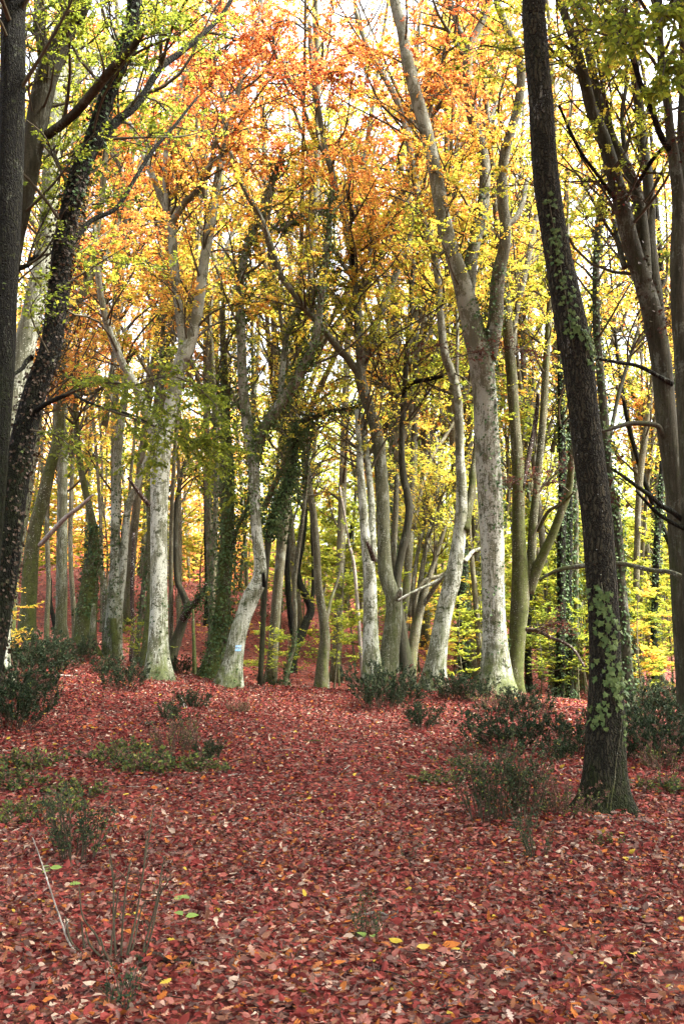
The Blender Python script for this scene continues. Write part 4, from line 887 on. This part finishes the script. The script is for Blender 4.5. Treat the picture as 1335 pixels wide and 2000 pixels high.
btubes(mb,P,(g.uniform(.06,.16,(n,1))*(1-.7*s)),6,0)
fw=obj('far_wood',mb.mesh('far_wood',[M['slim'],M['leaf']])); fw['kind']='stuff'; fw['label']='distant mass of yellow woodland beyond the last single trees'

# ------------------------------------------------------------------ shrubs
def gen_shrub(seed,h,w,nst,nleaf,leafL,huec,bare=0.15,tall=1.0):
    g=np.random.default_rng(seed); tb=MB(); cb=MB()
    a=g.uniform(0,6.28,nst); rr=w*.28*np.sqrt(g.uniform(0,1,nst)); b=np.stack([rr*np.cos(a),rr*np.sin(a),np.full(nst,-.03)],-1)
    L=h*g.uniform(.55,1.05,nst); d=unit(np.stack([np.cos(a)*.55*rr/(w*.28)*w/h*.9,np.sin(a)*.55*rr/(w*.28)*w/h*.9,np.ones(nst)],-1)+g.normal(0,.13,(nst,3)))
    s=np.linspace(0,1,7); A=b[:,None]+d[:,None]*(L[:,None,None]*s[None,:,None])+g.normal(0,.05*h,(nst,1,3))*(s*s)[None,:,None]
    ra=np.repeat((.0045*(1-.6*s))[None],nst,0)
    B,rb=spawn(A,ra,nst*6,(.25,1),(.12*h,.34*h),(.4,.9),.12,.9,5,.06,g)
    btubes(tb,A,ra,4,0); btubes(tb,B,rb*.7+.0004,3,0)
    m=g.integers(0,len(B),nleaf); tt=g.uniform(.05,1,nleaf)*3.99; i=tt.astype(int); u=(tt-i)[:,None]
    p=B[m,i]*(1-u)+B[m,i+1]*u; T=unit(B[m,i+1]-B[m,i])
    Lf=g.uniform(*leafL,nleaf); dry=g.uniform(0,1,len(B))<bare
    hue=np.where(dry[m],g.normal(.96,.025,nleaf),g.normal(huec,.17,nleaf))
    leaves(cb,p,T*.7+rvec(nleaf,g)*.8,rvec(nleaf,g)+np.array([0,-.1,.9]),Lf,Lf*.5,'quad',0,np.clip(hue,0,1),0,g)
    return tb.mesh('stems',[M['twig']]), cb.mesh('foliage',[M['shrub']])
SH={'broom_a':gen_shrub(301,.72,.95,60,10500,(.022,.038),.40,.08),'broom_b':gen_shrub(302,.58,.78,46,6800,(.022,.036),.40,.13),'broom_c':gen_shrub(303,.45,.5,28,3200,(.02,.034),.44,.06),
    'holly':gen_shrub(304,.75,.62,36,2600,(.02,.034),.55,.08),'dry':gen_shrub(305,.45,.7,34,1700,(.022,.035),.8,.6),'herb':gen_shrub(306,.24,.7,44,1500,(.03,.055),.80,.03),'sprig':gen_shrub(307,.3,.22,8,170,(.02,.034),.5,.05),'wisp':gen_shrub(308,.5,.35,13,620,(.018,.032),.55,.1)}
shn={'herb':'herb_patch','sprig':'sprig','wisp':'sapling_sprig'}
SHR=[('broom_a',40,1330,1.25,17,'dark green bush filling the left edge below the dark trunks'),('broom_a',20,1425,1.15,None,'dark bush low at the left edge, nearest of the bushes there'),('broom_b',95,1298,1.1,None,'bush right beside the mossy trunk at left'),('broom_b',150,1290,1.0,None,'low bush in front of the ivy-wrapped stump'),
 ('broom_b',240,1348,1.15,None,'dark bush with dry pink twigs in front of the twin white stems'),('broom_c',210,1320,1.1,None,'small green bush against the foot of the twin white stems'),('broom_b',345,1318,.9,None,'low bush hugging the foot of the big white-barked beech'),('broom_c',280,1300,1.1,None,'bush tucked behind the left foot of the big white-barked beech'),('broom_b',390,1322,.8,None,'small bush left of the ivy-cloaked tree'),
 ('broom_a',70,1300,1.3,None,'tall dark bush in front of the mossy trunk at left'),('broom_a',10,1290,1.5,15,'biggest dark bush, hugging the left edge below the trunks'),('broom_b',60,1365,1.2,None,'dark bush between the left edge and the stone'),('broom_b',120,1310,1.1,None,'twiggy bush just behind the dark stone'),
 ('broom_c',373,1386,1.1,None,'rounded dark bush alone on the red leaves beside a white twig'),('dry',465,1395,.62,None,'little grey dry bush on the leaves below the blue-marked beech'),('broom_c',515,1340,.9,None,'small bush right at the foot of the blue-marked beech'),('broom_c',545,1345,.8,None,'small bush near the thin curving stem on the crest'),
 ('broom_a',740,1385,1.3,None,'largest dark bush, at the foot of the centre clump'),('broom_b',790,1375,1.2,None,'bush with pink dry twigs right of the largest bush'),('broom_c',818,1425,1.25,None,'dark little bush standing forward of the centre clump'),('broom_b',890,1368,1.25,None,'dark bush between the leaning white beech and the massive beech'),('broom_b',925,1372,1.0,None,'bush at the left foot of the massive beech'),
 ('dry',975,1390,.95,None,'reddish dry bush in front of the massive beech'),('broom_b',1030,1400,1.2,None,'dark bush below the green fan-stemmed tree'),('broom_a',985,1470,1.15,None,'broad dark bush midway between the massive beech and the path'),('broom_b',1120,1470,1.2,None,'dark bush just left of the oak, middle distance'),('broom_c',1095,1490,.9,None,'small bush in front of the one left of the oak'),
 ('holly',955,1610,1.0,None,'airy green prickly shrub in the foreground left of the oak'),('holly',1010,1605,.92,None,'airy green prickly shrub nearer the oak foot'),('dry',1090,1600,.75,None,'thin dry grass-like shrub touching the oak foot'),('sprig',1030,1640,1.0,None,'tiny green sprig below the prickly shrubs'),('wisp',1045,1685,.7,None,'small dark sprig on the red leaves in front of the oak'),
 ('broom_a',1270,1490,1.25,None,'dark bush right of the oak'),('broom_a',1320,1470,1.3,None,'dark bush at the right edge beyond the oak'),('broom_b',1230,1440,1.2,None,'bush directly behind the oak on its right'),('dry',1300,1510,1.0,None,'pinkish dry bush at the right edge in front of the dark ones'),('broom_a',1250,1395,1.3,None,'dark bush on the crest right of the oak'),('broom_a',1310,1400,1.4,None,'tall dark bush on the crest at the right edge'),('broom_b',1200,1400,1.1,None,'bush on the crest hidden partly by the oak'),
 ('herb',325,1505,1.3,None,'patch of pale green seedlings in the left middle ground'),('herb',275,1510,1.0,None,'left neighbour of the pale seedling patch'),('herb',210,1490,.9,None,'small patch of seedlings behind a bent stick'),('herb',400,1510,.8,None,'thin seedlings at the edge of the path on the left'),('herb',20,1540,1.1,None,'yellowing seedlings at the left edge'),('herb',60,1500,1.0,None,'yellow-green seedlings near the left edge farther back'),
 ('herb',150,1555,.8,None,'sparse seedlings beside the light stick left of the path'),('herb',95,1590,.9,None,'yellow-green seedlings in the left foreground behind the wispy shrubs'),('herb',250,1470,.8,None,'pale seedlings below the large bright yellow leaf'),
 ('broom_c',330,1410,.8,None,'small dark sprigs behind the dark branch at left'),('broom_c',410,1490,.8,None,'small dark bush behind the seedlings'),('wisp',355,1450,1.2,None,'wispy sprig between the two left bushes'),('dry',345,1470,.9,None,'dry grey twiggy bush behind the seedling patch'),
 ('wisp',135,1680,1.0,None,'wispy dark shrub left in the foreground with yellow leaves at its foot'),('wisp',150,1690,1.15,None,'taller wispy shrub beside the first in the left foreground'),('herb',30,1610,.8,None,'low green tuft at the left edge of the foreground'),('sprig',225,1985,.85,None,'tiny green sprig at the bottom edge'),('wisp',725,1850,.55,None,'dark leafless-looking tuft on the path in front'),('sprig',800,1690,.5,None,'very small sprig on the path'),
 ('herb',1185,1650,.4,None,'yellow-green seedling leaves right below the oak'),('herb',850,1530,.7,None,'faint yellow seedlings right of the path'),('herb',905,1500,.7,None,'yellow-green seedlings behind the prickly shrub'),('herb',1290,1545,.8,None,'sparse seedlings right of the oak')]
g=np.random.default_rng(9)
for k,px,py,sc,Yf,lab in SHR:
    p=at(px,py,Yf) if Yf else hit(px,py); p=np.array([p[0],p[1],float(ground(p[0],p[1]))])
    o=thing(shn.get(k,'shrub'),lab,'plant' if k in shn else 'shrub',p,'small plants on the forest floor' if k in shn else 'dark low shrubs')
    o.rotation_euler=(0,0,g.uniform(0,6.28)); 
    sc*=(.84 if px<640 else .86) if k[:5]=='broom' else 1.0; o.scale=(sc*g.uniform(.9,1.1),sc*g.uniform(.9,1.1),sc*g.uniform(.85,1.1))
    for nm,me in zip(('stem','foliage'),SH[k]):
        c=bpy.data.objects.new(nm,me); COL.objects.link(c); c.parent=o

# ------------------------------------------------------------------ dead wood, single leaves, leafless clump
def stick(pts,w,label,mat='dead',name='fallen_stick',cat='stick',lift=.02,forks=[]):
    Ws=[]
    for pl in [pts]+forks:
        W=[]
        for k,(px,py) in enumerate(pl):
            p=hit(px,py); W.append([p[0],p[1],p[2]+lift+.012*(k%2),max(.003,w/2/F*p[1]*(1-.55*k/len(pl))*(1 if pl is pts else .6))])
        Ws.append(np.array(W))
    o=Ws[0][0,:3].copy(); mb=MB()
    for W in Ws: Q=spline(W,14+4*len(W)); tube(mb,Q[:,:3]+np.random.default_rng(len(pts)).normal(0,.003,(len(Q),3)),Q[:,3],8,0,len(pts),.12)
    me=mb.mesh(name,[M[mat]],o); t_=thing(name,label,cat,o,'dead sticks on the leaves',me); return t_
stick([(100,1322),(128,1324),(156,1323)],5,'long pale stick lying in front of the ivy-wrapped stump')
stick([(286,1327),(303,1328),(318,1337),(325,1341)],5,'pale broken stick beside the foot of the big white-barked beech')
stick([(354,1371),(358,1380),(361,1390)],4,'white forked twig standing by the rounded bush',forks=[[(358,1380),(364,1384),(365,1391)]],lift=.05)
stick([(300,1378),(325,1378),(352,1375)],5,'dark thin branch left of the rounded bush','darkdead')
stick([(278,1417),(290,1419),(304,1416)],11,'short dark log on the left leaves','darkdead','fallen_log','log')
stick([(95,1487),(112,1490),(128,1500),(140,1504)],5,'bent grey stick in the left middle ground','dead',forks=[[(96,1487),(80,1491),(60,1496)]])
stick([(226,1508),(240,1496),(252,1488)],5,'thin crooked stick at the edge of the seedling patch','darkdead')
stick([(110,1470),(140,1458),(165,1445),(185,1440)],4,'long thin dark twig behind the seedlings','darkdead')
stick([(432,1524),(455,1520),(482,1515)],5,'light stick on the left edge of the path')
stick([(280,1880),(305,1882),(330,1886),(350,1891)],17,'thick dark rotten stick half buried beside the leafless clump','darkdead','fallen_log','log')
stick([(360,1889),(375,1893),(388,1897)],14,'second dark rotten piece right of the thick one','darkdead','fallen_log','log')
stick([(1215,1785),(1230,1786),(1250,1786),(1265,1787)],8,'grey crooked stick in the right foreground','dead')
stick([(1205,1690),(1235,1685),(1262,1684)],6,'grey stick right of the yellow-green seedling below the oak','dead')
stick([(1135,1606),(1165,1603),(1215,1604),(1260,1612),(1290,1622),(1320,1638)],4,'long thin curved stick beside the oak foot','dead')
stick([(1230,1768),(1255,1764),(1285,1758)],7,'dark branch above the grey crooked one','darkdead')
stick([(703,1796),(735,1793),(770,1800),(778,1790)],6,'crooked grey stick on the path','dead')
stick([(880,1808),(905,1805),(935,1806),(955,1802)],5,'thin dark stick right of the path','darkdead')
stick([(665,1605),(685,1602),(705,1600)],6,'short dark stick at the middle of the path','darkdead')
stick([(450,1612),(470,1610),(485,1608)],9,'short mossy log on the left of the path','darkdead','fallen_log','log')
stick([(300,1672),(335,1674),(370,1678),(395,1680)],4,'thin pale twig in the left foreground')
stick([(92,1671),(108,1669),(126,1668)],6,'grey stick by the wispy shrubs','dead')
stick([(480,1345),(520,1347),(545,1349)],5,'dark root-like branch along the crest','darkdead')
g=np.random.default_rng(88); n=420; y=np.sqrt(g.uniform(16,26**2,n)); x=g.uniform(-1,1,n)*(.37*y+.8); L=g.uniform(.08,.5,n); an=g.uniform(0,6.28,n); s=np.linspace(0,1,5)
X_=x[:,None]+np.cos(an)[:,None]*L[:,None]*(s-.5)+.06*L[:,None]*np.sin(s*5+an[:,None]); Y2=y[:,None]+np.sin(an)[:,None]*L[:,None]*(s-.5)
P=np.stack([X_,Y2,ground(X_,Y2)+.05+.02*np.sin(s*3+an[:,None])],-1); mb=MB(); k=g.uniform(0,1,n)<.4
btubes(mb,P[k],(g.uniform(.0025,.006,(k.sum(),1))*(1-.5*s)),5,0); btubes(mb,P[~k],(g.uniform(.0025,.007,((~k).sum(),1))*(1-.5*s)),5,1)
tl=obj('twig_litter',mb.mesh('twig_litter',[M['dead'],M['darkdead']])); tl['kind']='stuff'; tl['label']='thin broken twigs strewn all over the leaf litter'
# dark lump near the left bushes
mb=MB(); p=hit(92,1340); s=np.linspace(0,1,9); W=np.stack([p[0]-.16+.32*s,np.full(9,p[1]),p[2]+.06+.03*np.sin(s*3),.02+.11*np.sin(np.clip(s,.05,.95)*np.pi)**.6],1)
tube(mb,W[:,:3],W[:,3],12,0,4,.16); thing('mossy_stone','dark rounded stone among leaves near the left bushes','stone',p,None,mb.mesh('mossy_stone',[M['dark']],p))
# leafless clump, left foreground
b=hit(232,1888); mb=MB(); g=np.random.default_rng(31)
def stem_px(pts,Y,w,mbx,mat=0):
    W=np.array([[*at(px,py,Y+dy),w*(1-.6*k/len(pts))] for k,(px,py,dy) in enumerate(pts)]); Q=spline(W,18); tube(mbx,Q[:,:3],Q[:,3],6,mat,int(pts[0][0]),.08)
Yc=b[1]
stems=[[(240,1893,0),(262,1810,.03),(276,1730,.05),(288,1650,.1),(298,1590,.15)],[(246,1885,0),(266,1790,.02),(280,1700,.0),(286,1640,0)],[(272,1882,.05),(290,1820,.1),(306,1760,.1),(318,1690,.15),(324,1672,.15)],[(278,1878,0),(296,1822,-.05),(312,1750,-.05),(328,1722,-.1)],
 [(236,1885,0),(240,1800,-.05),(248,1720,-.05),(256,1680,0)],[(228,1880,0),(222,1800,.05),(222,1720,.1),(214,1660,.1)],[(205,1880,.05),(190,1830,.1),(162,1790,.1),(155,1730,.15)],[(196,1868,0),(176,1845,0),(168,1820,0)],[(222,1892,-.05),(205,1860,-.1),(196,1830,-.1)],[(214,1885,0),(218,1840,.1),(226,1780,.1),(232,1740,.1)],
 [(180,1880,.1),(140,1840,.15),(128,1790,.2)],[(170,1878,.1),(162,1830,.1),(160,1800,.1)],[(252,1880,.1),(262,1840,.15),(275,1780,.2),(285,1760,.2)]]
root=thing('leafless_shrub','clump of bare brown upright twigs in the left foreground','shrub',b)
mb=MB()
for st in stems[:]: stem_px(st,Yc,.0062,mb)
for st in stems[:6]:
    for q in range(5):
        i=g.integers(1,len(st)); a=st[i]; stem_px([(a[0],a[1],a[2]),(a[0]+g.normal(0,8),a[1]-12,a[2]),(a[0]+g.normal(0,16),a[1]-g.uniform(18,45),a[2]+g.normal(0,.05))],Yc,.0026,mb)
obj('stem',mb.mesh('stem',[M['twig']],b),root)
mb=MB(); bb=hit(156,1880); stem_px([(158,1882,0),(148,1862,0),(132,1835,.05),(122,1805,.05),(106,1760,.1),(90,1710,.1),(76,1668,.15),(64,1636,.15)],bb[1],.006,mb); stem_px([(132,1835,.05),(128,1812,.0),(140,1790,0)],bb[1],.002,mb)
thing('bent_twig','long pale bent twig standing left of the leafless clump','twig',bb,None,mb.mesh('bent_twig',[M['dead']],bb))
# a few single leaves and seedlings that stand out
m,t=nt('fresh_leaf'); out(t,principled(t,(.13,.19,.035),.5,.3).outputs[0]); M['fresh']=m
def single(px,py,L,hue,label,kind='curl',n=1,mat='litter',lift=.07,name='fallen_leaf',cat='leaf',ang=None):
    b=hit(px,py); g=np.random.default_rng(px); mb=MB()
    for k in range(n):
        a=g.uniform(0,6.28) if ang is None else ang+k*2.2
        leaves(mb,(b+np.array([0,0,lift]))[None]+g.normal(0,.012,(1,3)),np.array([[math.cos(a),math.sin(a),.05]]),np.array([[g.normal(0,.2),-.45,1.]]),L,L*.66,kind,0,np.array([hue]),.1,g)
    if n>1: tube(mb,np.array([b+[0,0,-.01],b+[.003,0,.04],b+[0,0,lift]]),np.array([.0015]*3),5,1)
    thing(name,label,cat,b,None,mb.mesh(name,[M[mat],M['twig']],b))
single(785,1873,.085,.975,'bright yellow fallen leaf on the path, left of a pair','curl',ang=2.6)
single(806,1881,.075,.965,'second yellow fallen leaf touching the bright one','curl',ang=.2)
single(866,1873,.10,.87,'orange oval leaf lying flat on the path','curl',ang=.2)
single(712,1866,.06,0,'light green three-leaved seedling on the path','fold',4,'fresh',.09,'seedling','seedling')
single(363,1828,.075,0,'two-leaved bright green seedling in the left foreground','fold',2,'fresh',.10,'seedling','seedling',.3)
single(350,1781,.07,0,'bright green seedling behind the two-leaved one','fold',4,'fresh',.08,'seedling','seedling')
single(97,1718,.085,.99,'yellow-green leaf pair caught on the bent twig','fold',3,'fresh',.07,'seedling','seedling')
single(132,1742,.08,.99,'flat light green leaf right of the bent twig','lobed',1,'fresh',.06,'seedling','seedling',.2)
single(240,1572,.085,.97,'yellow upright leaf in the left middle ground','curl',1,ang=1.2)
single(272,1468,.13,.97,'large bright yellow leaf above the seedling patch','curl',1,ang=.3)
single(310,1963,.075,.97,'golden yellow leaf at the bottom left','lobed',1,ang=1.)
single(180,1675,.07,.97,'yellow leaf between the wispy shrub and the leafless clump','curl',1,ang=.4)
single(1085,1838,.07,.87,'orange leaf in the lower right','curl',1,ang=.3)

# ------------------------------------------------------------------ light
SUN_EL,SUN_AZ=R(54),R(97)      # azimuth measured from +Y (view direction) towards +X
w=bpy.data.worlds.new('World'); S.world=w; w.use_nodes=True; t=w.node_tree; bg=t.nodes['Background']
sky=t.nodes.new('ShaderNodeTexSky'); sky.sky_type='NISHITA'; sky.sun_disc=False; sky.sun_elevation=SUN_EL; sky.sun_rotation=SUN_AZ
sky.air_density=1.0; sky.dust_density=6.0; sky.ozone_density=.6
hs=t.nodes.new('ShaderNodeHueSaturation'); hs.inputs['Saturation'].default_value=.35
t.links.new(sky.outputs[0],hs.inputs['Color']); t.links.new(hs.outputs[0],bg.inputs['Color']); bg.inputs['Strength'].default_value=.15
sd=bpy.data.lights.new('sun','SUN'); so=bpy.data.objects.new('sun',sd); COL.objects.link(so)
sd.energy=2.9; sd.angle=R(12); sd.color=(1,.95,.86)
dv=Vector((math.sin(SUN_AZ)*math.cos(SUN_EL),math.cos(SUN_AZ)*math.cos(SUN_EL),math.sin(SUN_EL)))
so.rotation_euler=dv.to_track_quat('Z','Y').to_euler()
S.view_settings.view_transform='Standard'; S.view_settings.look='None'; S.view_settings.exposure=3.15; S.view_settings.gamma=1
S.render.engine='CYCLES'
cy=S.cycles; cy.max_bounces=12; cy.diffuse_bounces=8; cy.glossy_bounces=2; cy.transmission_bounces=8; cy.transparent_max_bounces=4
cy.use_denoising=True; cy.caustics_reflective=False; cy.caustics_refractive=False
try: cy.denoiser='OPENIMAGEDENOISE'; cy.denoising_input_passes='RGB_ALBEDO_NORMAL'; cy.denoising_prefilter='ACCURATE'
except Exception: pass
